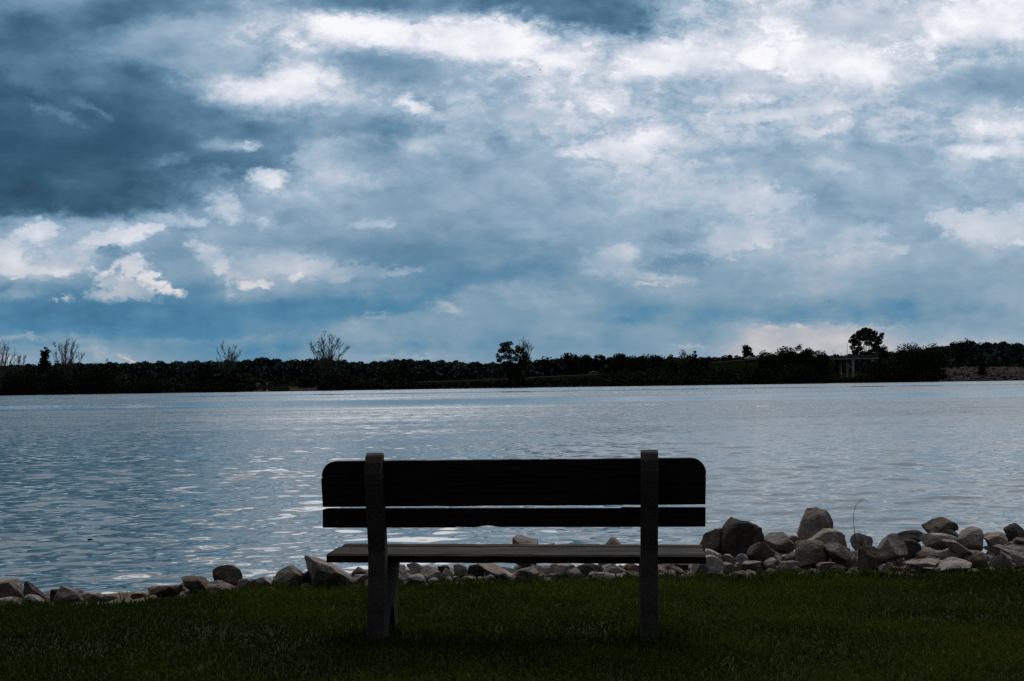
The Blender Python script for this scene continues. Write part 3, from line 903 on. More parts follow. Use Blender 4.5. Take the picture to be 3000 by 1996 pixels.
def rock(i, x0, x1, y0, y1, style, tint, label, dd=None, name=None, group="limestone rocks of the shore"):
    cx, cy = (x0 + x1) / 2, (y0 + y1) / 2
    ey = float(np.interp(cx, EDGE_PX, EDGE_PY))
    de = float(edge_d(cx))
    up = ey - y1
    d = de + .06 + max(-.06, up * .0125) if dd is None else de + dd
    w = (x1 - x0) * d / F
    y1e = y1 + .22 * (y1 - y0)                       # the foot sits in the rubble
    c = at(cx, (y0 + y1e) / 2, d)
    h = (y1e - y0) * d / F
    dep = .5 * (w + h) * (.8 + .4 * random.random())
    d_c = d + dep * .35
    c = at(cx, (y0 + y1e) / 2, d_c)
    k = d_c / d
    big = x1 - x0
    nm = name or ("boulder" if big > 85 else "rock" if big > 45 else "stone")
    me = rock_mesh(nm, 1000 + i * 7, 4 if big > 60 else 3, w * k, dep, h * k, style)
    o = link(nm, me, m_rock)
    o.location = c
    j = .88 + .24 * random.random()
    o.color = (tint[0] * j, tint[1] * j, tint[2] * j, 1)
    tag(o, label, "rock" if nm != "stone" else "stone", group)
    return o


ROCKS = [
    # ---- left of the bench
    (-60, 72, 1697, 1756, "f", PALE, "broad pale rock cut by the left edge of the photo, with a ragged sloping top"),
    (66, 144, 1703, 1758, "s", DARK, "dark drooping rock leaning down from the broad pale one at far left"),
    (-30, 68, 1751, 1772, "f", PALE, "low flat pale stone in the grass below the broad rock at far left"),
    (70, 127, 1741, 1764, "p", BLUE, "small bluish grey stone tucked under the dark drooping rock at far left"),
    (146, 186, 1725, 1757, "r", DARK, "small black rock standing alone left of the sharply pointed grey rock"),
    (160, 240, 1716, 1764, "p", GREY, "grey rock with a sharp upright point, in the left group at the grass edge"),
    (240, 297, 1734, 1764, "r", PALE, "rounded pale stone right of the sharply pointed grey rock"),
    (296, 346, 1743, 1760, "f", PINK, "low flat pinkish stone left of the lone grass stalk"),
    (384, 442, 1734, 1752, "f", PINK, "low pinkish stone half sunk in grass, right of the lone grass stalk"),
    (438, 530, 1713, 1745, "f", BROWN, "brown loaf-shaped rock at the left end of the middle pile"),
    (528, 625, 1688, 1739, "s", BROWN, "brown rock with a dark right face, left of the tall round black one"),
    (617, 716, 1655, 1722, "r", DARK, "tall round blackish boulder with a small bump on its right shoulder, left of the bench"),
    (592, 682, 1701, 1736, "p", PALE, "pale low rock in the grass in front of the tall round blackish boulder"),
    (690, 738, 1694, 1728, "b", GREY, "small blocky grey rock right of the tall round blackish boulder"),
    (728, 762, 1697, 1727, "b", DARK, "small black rock wedged between two grey ones left of the bench"),
    (744, 802, 1689, 1724, "r", PINK, "rounded pinkish rock just left of the large peaked grey boulder"),
    (800, 905, 1655, 1719, "p", GREY, "large peaked grey boulder with a dark hollow at its foot, left of the tilted slab"),
    (876, 942, 1673, 1712, "r", DARK, "dark rock squeezed between the peaked boulder and the tilted slab"),
    (889, 1040, 1627, 1716, "s", PINK, "long slab-like boulder tilted up to the left, close to the left bench frame"),
    (1031, 1075, 1660, 1690, "p", BROWN, "small brown pyramid-shaped rock just left of the left bench frame"),
    (1034, 1082, 1684, 1710, "f", PALE, "speckled pale rock below the small brown pyramid beside the left bench frame"),
    # ---- seen under and over the seat
    (1128, 1190, 1650, 1700, "r", PALE, "rounded pale rock touching the right side of the left bench frame, seen under the seat"),
    (1190, 1258, 1648, 1692, "s", GREY, "grey rock leaning left, second large one from the left bench frame under the seat"),
    (1232, 1292, 1660, 1699, "r", PINK, "pinkish rock leaning on the grey one, third large one from the left bench frame"),
    (1282, 1318, 1656, 1682, "f", DARK, "flat dark stone lying on top between two rocks under the left half of the seat"),
    (1292, 1331, 1664, 1698, "p", GREY, "narrow wedge of grey rock left of the upright block under the seat"),
    (1328, 1371, 1652, 1695, "b", GREY, "upright squarish grey block under the seat"),
    (1370, 1418, 1652, 1692, "r", DARK, "dark rounded rock between the upright block and the wide sloping slab"),
    (1398, 1518, 1645, 1694, "s", PINK, "wide pale slab sloping up to the right under the middle of the seat"),
    (1494, 1577, 1568, 1655, "r", GREY, "rounded tan rock rising above the middle of the seat, against the water"),
    (1496, 1577, 1660, 1706, "p", GREY, "humped grey rock at the grass edge under the middle of the seat"),
    (1555, 1597, 1654, 1682, "s", BROWN, "thin brown rock in the gap right of the humped grey rock"),
    (1608, 1690, 1650, 1695, "f", PINK, "broad flat pinkish rock under the right half of the seat"),
    (1680, 1764, 1650, 1688, "r", DARK, "dark broad rock with a black underside, under the right half of the seat"),
    (1750, 1832, 1573, 1650, "p", PALE, "pale faceted rock rising above the seat near the right bench frame"),
    (1762, 1828, 1650, 1684, "r", GREY, "grey rock behind a thin pale splinter, left of the right bench frame"),
    (1826, 1882, 1650, 1680, "r", BROWN, "brown rock half hidden by the right bench frame"),
    (1190, 1247, 1683, 1708, "p", PALE, "low pale peaked stone at the grass edge under the left half of the seat"),
    (1346, 1396, 1688, 1707, "f", PINK, "low wide pinkish stone at the grass edge below the upright block"),
    (1443, 1496, 1679, 1707, "p", DARK, "dark peaked stone at the grass edge below the wide sloping slab"),
    (1602, 1641, 1681, 1696, "f", PINK, "flat pinkish stone at the grass edge below the broad flat rock"),
    (1659, 1708, 1665, 1699, "p", GREY, "grey wedge standing in front of the dark broad rock under the seat"),
    (1734, 1807, 1678, 1702, "f", PINK, "long low pinkish stone at the grass edge left of the right bench frame"),
    (1828, 1880, 1670, 1694, "s", PALE, "pale stone sloping up to the right bench frame at the grass edge"),
    # ---- right of the bench
    (2050, 2142, 1545, 1632, "r", BROWN, "round rusty brown boulder leaning on the biggest dark one, right of the bench"),
    (2101, 2237, 1515, 1636, "r", DARK, "biggest dark boulder with a domed top, right of the bench"),
    (2064, 2120, 1608, 1655, "r", PALE, "pale rounded rock just past the right end of the seat"),
    (2014, 2119, 1625, 1684, "r", PALE, "wide pale rock below the right end of the seat"),
    (2117, 2156, 1624, 1656, "b", GREY, "small grey angular rock below the biggest dark boulder"),
    (2154, 2190, 1622, 1658, "r", BLUE, "small bluish rock below the biggest dark boulder"),
    (2187, 2270, 1587, 1658, "r", BROWN, "egg-shaped brown boulder in front of the biggest dark boulder"),
    (2233, 2332, 1559, 1620, "p", GREY, "dark-bellied rock with a knobbed peak right of the biggest dark boulder"),
    (2304, 2347, 1569, 1602, "r", BROWN, "small brown rock in the notch left of the tallest grey boulder"),
    (2336, 2446, 1487, 1592, "p", GREY, "tallest grey boulder standing highest on the pile right of the bench"),
    (2355, 2477, 1548, 1610, "r", PALE, "pale boulder with a bright rim right below the tallest grey boulder"),
    (2327, 2425, 1584, 1655, "b", BROWN, "square-shouldered brown boulder with two flat faces below the tallest one"),
    (2416, 2503, 1588, 1660, "s", GREY, "grey boulder with a bright edge falling to the right, left of the tall dry stalk"),
    (2115, 2152, 1648, 1674, "r", PINK, "pinkish stone beside the wide pale rock past the seat end"),
    (2149, 2171, 1649, 1674, "p", PINK, "narrow pinkish stone left of the low pale stone below the egg-shaped boulder"),
    (2170, 2232, 1645, 1669, "f", PALE, "low pale stone below the egg-shaped brown boulder"),
    (2235, 2275, 1635, 1666, "r", PALE, "small bright round stone right below the egg-shaped brown boulder"),
    (2268, 2293, 1626, 1656, "s", GREY, "small tilted grey stone right of the small bright round stone"),
    (2290, 2319, 1625, 1646, "r", PALE, "small pale stone under the left corner of the square-shouldered brown boulder"),
    (2276, 2342, 1644, 1674, "f", PINK, "flat oval pinkish rock in front of the square-shouldered brown boulder"),
    (2319, 2350, 1660, 1676, "r", PALE, "small pale stone in the grass right of the flat oval pinkish rock"),
    (2367, 2408, 1666, 1684, "r", PALE, "small bright stone lying in the grass below the square-shouldered boulder"),
    (2392, 2448, 1648, 1671, "f", BROWN, "flat brown stone in the shade under the square-shouldered boulder"),
    (2146, 2185, 1672, 1693, "r", GREY, "grey stone half sunk in the grass right of the seat end"),
    (1968, 2008, 1659, 1682, "s", BLUE, "bluish wedge of stone right of the right bench frame, under the seat board"),
    (1932, 1972, 1662, 1686, "s", PALE, "pale tilted stone right beside the right bench frame under the seat board"),
    (1926, 1952, 1678, 1696, "r", PALE, "small pale stone in the grass at the foot of the right bench frame"),
    (1975, 2017, 1652, 1668, "f", DARK, "flat dark stone just under the right part of the seat board"),
    (2494, 2562, 1562, 1618, "r", GREY, "dark rounded rock behind the foot of the tall dry stalk"),
    (2556, 2660, 1563, 1642, "r", PALE, "large smooth pale boulder right of the tall dry stalk"),
    (2511, 2594, 1598, 1670, "r", BROWN, "dark brown round boulder in front of the large smooth pale one"),
    (2612, 2718, 1553, 1588, "f", DARK, "flat-topped dark rock behind the large smooth pale boulder"),
    (2636, 2697, 1578, 1630, "r", DARK, "dark rock in the shade right of the large smooth pale boulder"),
    (2706, 2814, 1516, 1572, "p", BROWN, "brown humped boulder crowning the right part of the pile"),
    (2729, 2811, 1539, 1570, "s", GREY, "rounded grey rock leaning on the front of the crowning brown boulder"),
    (2697, 2814, 1560, 1606, "f", PALE, "flat slab with a bird-dropping spot and a black underside below the crowning boulder"),
    (2809, 2888, 1546, 1612, "b", GREY, "grey rock with a jagged top and a black front right of the crowning boulder"),
    (2751, 2866, 1577, 1632, "s", PALE, "pale triangular boulder in the middle of the right part of the pile"),
    (2881, 2951, 1559, 1606, "b", PINK, "square pinkish rock left of the black rock at the right edge of the photo"),
    (2940, 3022, 1533, 1596, "r", DARK, "black round boulder perched at the right edge of the photo"),
    (2962, 3040, 1574, 1612, "r", BROWN, "brown rock under the perched black boulder at the right edge"),
    (2892, 3000, 1600, 1634, "s", GREY, "long grey rock with a dipping top below the square pinkish one"),
    (2841, 2900, 1617, 1663, "r", BROWN, "brown rock at the grass edge right below the pale triangular boulder"),
    (2929, 2964, 1613, 1662, "b", GREY, "narrow upright wedge of stone near the right edge of the photo"),
    (2959, 3045, 1618, 1656, "r", PALE, "pale round rock behind weeds at the right edge of the photo"),
    (2899, 2933, 1627, 1664, "p", PINK, "small pinkish peaked stone left of the narrow upright wedge"),
    (2748, 2785, 1627, 1650, "p", DARK, "small dark stone under the pale triangular boulder"),
    (2797, 2824, 1639, 1656, "r", GREY, "small grey stone in the shade between the slab and the triangular boulder"),
    (2646, 2762, 1640, 1668, "f", PINK, "long flat pinkish slab lying at the grass edge below the flat-topped dark rock"),
    (2731, 2850, 1634, 1670, "p", PALE, "low pale slab with a bright crest lying at the grass edge below the triangular boulder"),
    (2568, 2608, 1651, 1676, "p", PINK, "small pinkish peaked stone right of the dark brown round boulder"),
    (2622, 2650, 1635, 1656, "b", GREY, "small grey block wedged above the long flat pinkish slab"),
    (2706, 2755, 1663, 1676, "f", PALE, "thin pale stone in the grass below the long flat pinkish slab"),
    (1253, 1284, 1693, 1707, "r", PALE, "little pale stone in the grass right of the low peaked one left of mid seat"), (1303, 1326, 1689, 1705, "p", PINK, "little pinkish stone in the grass below the narrow grey wedge"), (1326, 1347, 1689, 1705, "p", PALE, "little pale stone at the foot of the upright squarish block"),
    (1396, 1421, 1689, 1706, "r", PINK, "little pinkish stone right of the low wide one below the upright block"), (1420, 1447, 1683, 1703, "r", BLUE, "little bluish stone left of the dark peaked stone at the grass edge"), (1370, 1390, 1682, 1693, "f", BLUE, "flat bluish pebble lying at the top of the low wide pinkish stone"),
    (1571, 1596, 1684, 1700, "b", PALE, "little pale blocky stone right of the humped grey rock"), (1723, 1746, 1675, 1696, "r", PINK, "little pinkish stone right of the grey wedge under the seat"), (1764, 1783, 1670, 1685, "s", PALE, "thin pale splinter in front of the rock left of the right bench frame"),
    (1805, 1834, 1682, 1698, "f", PINK, "flat pinkish stone between two longer ones left of the right bench frame"), (681, 702, 1717, 1728, "r", PINK, "little pinkish stone in the grass before the small blocky grey rock left of the bench"), (2064, 2084, 1676, 1688, "f", BLUE, "thin bluish pebble below the wide pale rock past the seat end"),
]
for i, (x0, x1, y0, y1, st, tint, label) in enumerate(ROCKS):
    if label is None:
        rock(i, x0, x1, y0, y1, st, tint, "small pale stone filling a gap at the edge of the lawn", group="small filler stones at the lawn edge")
    else:
        rock(i, x0, x1, y0, y1, st, tint, label)

# rubble between and behind the rocks
vs, fs, n0 = [], [], 0
g = np.random.default_rng(77)
v1, f1 = ICO[2]
for k in range(2900):
    px = g.uniform(-500, 3500)
    t = g.uniform(.02, 2.6)
    d = edge_d(px) + t
    x = (px - 1500) / F * d
    r = g.uniform(.02, .055) if t < .5 else g.uniform(.035, .10)
    if px < 1050:
        if 250 < px < 445 or g.random() < .5:
            continue
        r = min(r, .045)
    z = float(z_near(x, d))
    if px < 1950 and t > .25:
        r = min(r, .08)
    q = v1.copy()
    for _ in range(5):
        n = g.normal(size=3); n /= np.linalg.norm(n)
        e = np.maximum(q @ n - g.uniform(.5, .85), 0)
        q -= np.outer(e, n)
    q *= np.array([g.uniform(.8, 1.3), g.uniform(.8, 1.3), g.uniform(.55, .9)]) * r
    a_ = g.uniform(0, 6.283)
    q = q @ np.array([[math.cos(a_), math.sin(a_), 0], [-math.sin(a_), math.cos(a_), 0], [0, 0, 1]])
    vs.append(q + np.array([x, d, z + r * .15])); fs.append(f1 + n0); n0 += len(q)
o = link("rubble", mesh_np("rubble", np.concatenate(vs), np.concatenate(fs), False), m_rock)
o.color = (.17, .15, .135, 1)
tag(o, "loose rubble lying between the rocks of the shore", "rubble", kind="stuff")

# dry stalk, brush and the lone grass stalk
m_dry = simple_mat("dry_stems", (.045, .035, .022), (.10, .08, .05), 20)
m_brush = simple_mat("dead_twigs", (.03, .018, .014), (.07, .045, .035), 20)


def root_at(px, py, dd):
    return at(px, py, float(edge_d(px)) + dd)


t = empty("dry_weed", root_at(2508, 1600, .30)); base = t.location.copy()
tag(t, "tall thin dry stalk bending right above the rocks, with a looped tip", "weed")
path = [(2508, 1600), (2504, 1560), (2500, 1525), (2502, 1500), (2507, 1482), (2515, 1471)]
MB().tube([root_at(p, q, .30) - base for p, q in path], [.0022, .002, .0018, .0016, .0014, .0012], 5).build("stem", m_dry, t)
loop = [(2515, 1471), (2520, 1472), (2527, 1466), (2531, 1461), (2526, 1462), (2519, 1467), (2515, 1471)]
MB().tube([root_at(p, q, .30) - base for p, q in loop], .0013, 4).build("seed_head", m_dry, t)


def brush(px, py, w, h, n, seed, label):
    g = random.Random(seed)
    bs = root_at(px, py, .12)
    o_ = MB()
    for _ in range(n):
        p = Vector((g.uniform(-.4, .3) * w, g.uniform(-.05, .05), -.02))
        d = Vector((g.uniform(-.7, .7), g.uniform(-.3, .3), g.uniform(.3, 1))).normalized()
        pts = [p]
        for s_ in range(4):
            d = (d + Vector((g.uniform(-.3, .3), g.uniform(-.3, .3), g.uniform(-.25, .2)))).normalized()
            pts.append(pts[-1] + d * h * g.uniform(.2, .34))
        o_.tube(pts, [.0025, .002, .0018, .0014, .001], 3)
    ob = o_.build("dead_brush", m_brush)
    ob.location = bs
    tag(ob, label, "brush", "dead weeds among the rocks")


brush(2530, 1596, .07, .10, 8, 1, "small dark dead weed beside the foot of the tall dry stalk")
brush(2625, 1664, .20, .16, 30, 2, "wide reddish dead weed tangle right of the dark brown round boulder")
brush(2500, 1640, .10, .12, 8, 3, "dead weed in the gap between the grey boulder and the dark brown one")
brush(2870, 1655, .08, .08, 14, 5, "few dead weed stems under the brown rock at the grass edge on the right")
gb = at(357, 1757, float(edge_d(357)) - .05)
mb = MB()
mb.tube([Vector((0, 0, -.03)), Vector((.03, 0, .02)), Vector((.034, 0, .055)), Vector((.012, 0, .075)), Vector((-.012, 0, .088))], [.002, .002, .0018, .003, .001], 4)
mb.tube([Vector((0, 0, -.03)), Vector((-.012, 0, .03)), Vector((-.016, 0, .05))], [.003, .003, .001], 4)
mb.tube([Vector((0, 0, -.03)), Vector((.012, .01, .02)), Vector((.024, .01, .03))], [.003, .003, .001], 4)
m_green = simple_mat("green_stalk", (.02, .04, .01), (.03, .055, .015), 20)
o = mb.build("grass_stalk", m_green); o.location = gb
tag(o, "lone long grass stalk bending left over the water at the lawn edge", "grass stalk")
# something small afloat
m_bark = simple_mat("wet_bark", (.012, .010, .008), (.03, .025, .02), 20, rough=.5)
ray = at(263, 1582, 1.0) - Vector((0, 0, CAM_H))
tt = (WATER_Z - CAM_H) / ray.z
fp = Vector((0, 0, CAM_H)) + ray * tt
mb = MB(); mb.tube([Vector((-.035, 0, 0)), Vector((-.012, 0, .008)), Vector((.015, .01, .008)), Vector((.035, .015, 0))], [.004, .011, .009, .003], 6)
o = mb.build("driftwood", m_bark, smooth=True); o.location = fp
tag(o, "small dark bit of driftwood afloat on the lake at left", "driftwood")

# ------------------------------------------------------------------ the far shore
HILL_PX = np.array([-1500, -600, 0, 100, 300, 500, 640, 735, 780, 830, 870, 900, 955, 1000, 1075, 1115, 1180, 1240, 1300, 1420, 1500, 1700, 2000, 2200, 2400, 2700, 2790, 2830, 2880, 2945, 3000, 3600, 4500], float)
HILL_PY = np.array([1090, 1078, 1068, 1063, 1060, 1056, 1055, 1050, 1044, 1055, 1049, 1049, 1047, 1053, 1060, 1054, 1049, 1053, 1055, 1060, 1060, 1048, 1046, 1044, 1040, 1020, 1004, 994, 1003, 999, 1005, 1000, 990], float)
ROAD_PX = np.array([-1500, -600, 600, 1188, 1400, 1740, 2080, 2214, 2420, 2570, 2640, 2760, 2850, 3000, 3600, 4500], float)
ROAD_PY = np.array([1155, 1142, 1122, 1121, 1114.5, 1098, 1066, 1056, 1049, 1049, 1058, 1082, 1076, 1079, 1072, 1060], float)
SHORE_D = 640.0


def z_at_py(px, py, d):
    return CAM_H + (horizon(px) - py) * d / F


def far_z(px, d):
    px = np.asarray(px, float); d = np.asarray(d, float)
    road = z_at_py(px, np.interp(px, ROAD_PX, ROAD_PY), 690.0)
    under = (px > 2432) & (px < 2556)
    road = np.where(under, WATER_Z + 2.2, road)
    hill = z_at_py(px, np.interp(px, HILL_PX, HILL_PY) + 9, 1650.0)
    steep = px > 2740
    z655 = np.where(steep, WATER_Z + 3.6, WATER_Z + 1.1)
    zs = [np.full_like(px, WATER_Z - .6), np.full_like(px, WATER_Z + .25), z655, road, road, road - 1.5, road * .6 + hill * .15, hill, hill * .9]
    ds = [630.0, 641.0, 655.0, 684.0, 705.0, 740.0, 950.0, 1650.0, 2600.0]
    out = np.full(np.broadcast(px, d).shape, 0.0)
    px_b, d_b = np.broadcast_arrays(px, d)
    for k in range(len(ds) - 1):
        t = np.clip((d_b - ds[k]) / (ds[k + 1] - ds[k]), 0, 1)
        seg = zs[k] + (zs[k + 1] - zs[k]) * t
        out = np.where((d_b >= ds[k]) & (d_b <= ds[k + 1]), seg, out)
    out = np.where(d_b > ds[-1], zs[-1], out)
    return np.where(d_b < ds[0], WATER_Z - .6, out)


m_bank = simple_mat("far_bank_grass", (.003, .005, .002), (.006, .009, .0035), .12, 1.0, spec=0.0)
pxs = np.concatenate([np.linspace(-5200, -1500, 12)[:-1], np.arange(-1500, 4500, 30), np.linspace(4500, 8200, 12)])
dss = np.array([630, 637, 641, 648, 655, 664, 674, 684, 694, 705, 722, 740, 800, 870, 950, 1100, 1300, 1500, 1650, 1900, 2600])
PXX, DD = np.meshgrid(pxs, dss)
ZF = far_z(np.clip(PXX, -1500, 4500), DD)
v = np.stack([(PXX - 1500) / F * DD, DD, ZF], -1).reshape(-1, 3)
ny, nx = PXX.shape
i = (np.arange(ny - 1)[:, None] * nx + np.arange(nx - 1)[None]).ravel()
tag(link("far_hills", mesh_np("far_hills", v, np.stack([i, i + 1, i + nx + 1, i + nx], 1), True), m_bank), kind="structure")

# foliage materials
def leaf_mat(name, c1, c2, scale):
    m, nd, b = material(name)
    geo = nd.new("ShaderNodeNewGeometry")
    n = nd.noise(geo.outputs["Position"], scale, 4, .6).outputs["Fac"]
    col = nd.mixc(nd.smooth(n, .36, .64), c1 + (1,), c2 + (1,))
    nd.put(b.inputs["Base Color"], col)
    b.inputs["Roughness"].default_value = .8
    b.inputs["Specular IOR Level"].default_value = .02
    return m


m_leaf = leaf_mat("leaves_dark", (.006, .011, .005), (.010, .017, .007), .5)
m_leafg = leaf_mat("leaves_green", (.009, .019, .005), (.015, .028, .007), .5)
m_leafb = leaf_mat("leaves_brownish", (.035, .028, .012), (.06, .048, .022), .5)
m_wood_hazed = leaf_mat("hazed_wood_leaves", (.009, .021, .020), (.011, .025, .023), .08)  # bluish tint: the faint haze over the hills is put into this colour
m_trunk = simple_mat("tree_bark", (.025, .020, .017), (.05, .042, .036), 2.0)
m_bare = simple_mat("bare_bark", (.045, .039, .035), (.08, .07, .064), 2.0)


def quads(centers, size, seed, flat=.5):
    g = np.random.default_rng(seed)
    n = len(centers)
    nrm = g.normal(size=(n, 3)); nrm[:, 2] += flat; nrm /= np.linalg.norm(nrm, axis=1)[:, None]
    ref = g.normal(size=(n, 3))
    a_ = np.cross(nrm, ref); a_ /= np.linalg.norm(a_, axis=1)[:, None]
    b_ = np.cross(nrm, a_)
    s = (size * g.uniform(.55, 1.35, n))[:, None]
    a_ *= s; b_ *= s * g.uniform(.5, .9, (n, 1))
    c = np.asarray(centers)
    v = np.stack([c - a_, c - b_ * .9 + a_ * .1, c + a_, c + b_], 1).reshape(-1, 3)
    return v, np.arange(4 * n).reshape(n, 4)


def blob_points(blobs, n, seed):
    g = np.random.default_rng(seed)
    vol = np.array([b[3] * b[3] * b[4] for b in blobs]) ** .72
    idx = g.choice(len(blobs), n, p=vol / vol.sum())
    d = g.normal(size=(n, 3)); d /= np.linalg.norm(d, axis=1)[:, None]
    r = np.clip(1 - np.abs(g.normal(0, .28, n)), .1, 1.0)
    r *= 1 + .22 * snoise(d * 1.0 + idx[:, None] * 1.7, seed, 3.0, 2)
    B = np.array(blobs)[idx]
    return B[:, :3] + d * r[:, None] * np.stack([B[:, 3], B[:, 3], B[:, 4]], 1)


def crown_blobs(w, h, z0, kind, seed):
    """ellipsoids (x, y, z, r, rz) of a crown w wide, from z0 up to z0 + h"""
    g = np.random.default_rng(seed)
    out = []
    if kind == "dome":
        n = 15
        for k in range(n):
            t = g.uniform(.12, .9)
            rr = .5 * w * math.sqrt(max(0.03, 1 - (max(t - .35, 0) / .68) ** 2)) * .78
            a_ = g.uniform(0, 6.283); q = math.sqrt(g.uniform(.1, 1)) * rr
            br = w * g.uniform(.13, .22)
            out.append((q * math.cos(a_), q * math.sin(a_), z0 + h * t, br, min(br * .85, h * .3)))
        for k in range(8):
            a_ = 6.283 * k / 8 + g.uniform(-.3, .3); t = g.uniform(.5, .78)
            out.append((.24 * w * math.cos(a_), .24 * w * math.sin(a_), z0 + h * t, w * g.uniform(.2, .26), min(w * .2, h * .22)))
            out.append((.3 * w * math.cos(a_ + .4), .3 * w * math.sin(a_ + .4), z0 + h * t * .5, w * .22, min(w * .22, h * .25)))
    elif kind == "cone":
        for k in range(12):
            t = (k + .5) / 12
            rr = .5 * w * (1 - t) ** .8 * .8
            a_ = g.uniform(0, 6.283); br = w * .12 + .3 * w * (1 - t) * .6
            out.append((rr * .6 * math.cos(a_), rr * .6 * math.sin(a_), z0 + h * (t * .93), br, h * .1))
    elif kind == "open":
        for k in range(20):
            t = g.uniform(.05, .95)
            rr = .5 * w * (1 - (abs(t - .5) / .58) ** 2.0) * .85
            a_ = g.uniform(0, 6.283); q = g.uniform(.35, 1) * rr
            br = w * g.uniform(.07, .13)
            out.append((q * math.cos(a_), q * math.sin(a_), z0 + h * t, br, br * .8))
    elif kind == "ragged":
        for k in range(13):
            t = g.uniform(.0, .92)
            rr = .5 * w * (1.0 - .55 * t) * .8
            a_ = g.uniform(0, 6.283); q = g.uniform(.1, 1) * rr
            br = w * g.uniform(.1, .2) * (1.1 - .5 * t)
            out.append((q * math.cos(a_), q * math.sin(a_), z0 + h * t, br, br * g.uniform(.7, 1.3)))
        for k in range(9):
            a_ = 6.283 * k / 9 + g.uniform(-.3, .3); t = g.uniform(.3, .74)
            out.append((.2 * w * math.cos(a_), .2 * w * math.sin(a_), z0 + h * t, w * g.uniform(.17, .24), min(w * .2, h * .2)))
    return out


def leafy(name, label, px, py_top, wpx, py_base, d, kind="dome", mat=None, seed=0, crown_from=.12, n=900, leaf=.55, group="trees on the far shore", cat="tree", custom=None, bare_trunk=True):
    mat = mat or m_leaf
    s = d / F
    base = at(px, py_base, d)
    gz_ = float(far_z(px, d))
    base.z = min(base.z, gz_ + .2) if py_base > 1000 else base.z
    top = at(px, py_top, d).z
    H = top - base.z
    w = wpx * s
    z0 = H * crown_from
    if custom:
        blobs = [((cx - px) * s, g_ * s, z_at_py(cx, cy, d) - base.z, r * s, rz * s) for cx, cy, r, rz, g_ in custom]
    else:
        blobs = crown_blobs(w, H - z0, z0, kind, seed + 5)
        # fit the outline
        zt = max(b_[2] + b_[4] for b_ in blobs); k = (H - z0) / max(zt - z0, .1)
        xr = max(abs(b_[0]) + b_[3] for b_ in blobs); kx = .5 * w / max(xr, .1)
        blobs = [(b_[0] * kx, b_[1] * kx, z0 + (b_[2] - z0) * k, b_[3] * kx, b_[4] * k) for b_ in blobs]
    t = empty(name, base)
    tag(t, label, cat, group)
    tk = MB()
    rad = max(.12, H * .016)
    fork = z0 + (H - z0) * .25
    tk.tube([(0, 0, -1.0), (0, 0, fork * .5), (.05 * w * .2, 0, fork)], [rad * 1.25, rad, rad * .8], 6)
    g = np.random.default_rng(seed)
    order = sorted(range(len(blobs)), key=lambda q: -blobs[q][3])[:12]
    for q in order:
        b_ = blobs[q]
        mid = (b_[0] * .45, b_[1] * .45, fork + (b_[2] - fork) * .55 if b_[2] > fork else b_[2])
        tk.tube([(0, 0, min(fork * .8, b_[2])), mid, (b_[0], b_[1], b_[2])], [rad * .6, rad * .4, rad * .15], 4)
    tk.build("trunk", m_trunk, t)
    n = int(n * 2.8)
    pts = blob_points(blobs, n, seed + 9)
    v, f = quads(pts, np.full(len(pts), leaf), seed + 3)
    link("crown", mesh_np("crown", v, f), mat, t)
    return t


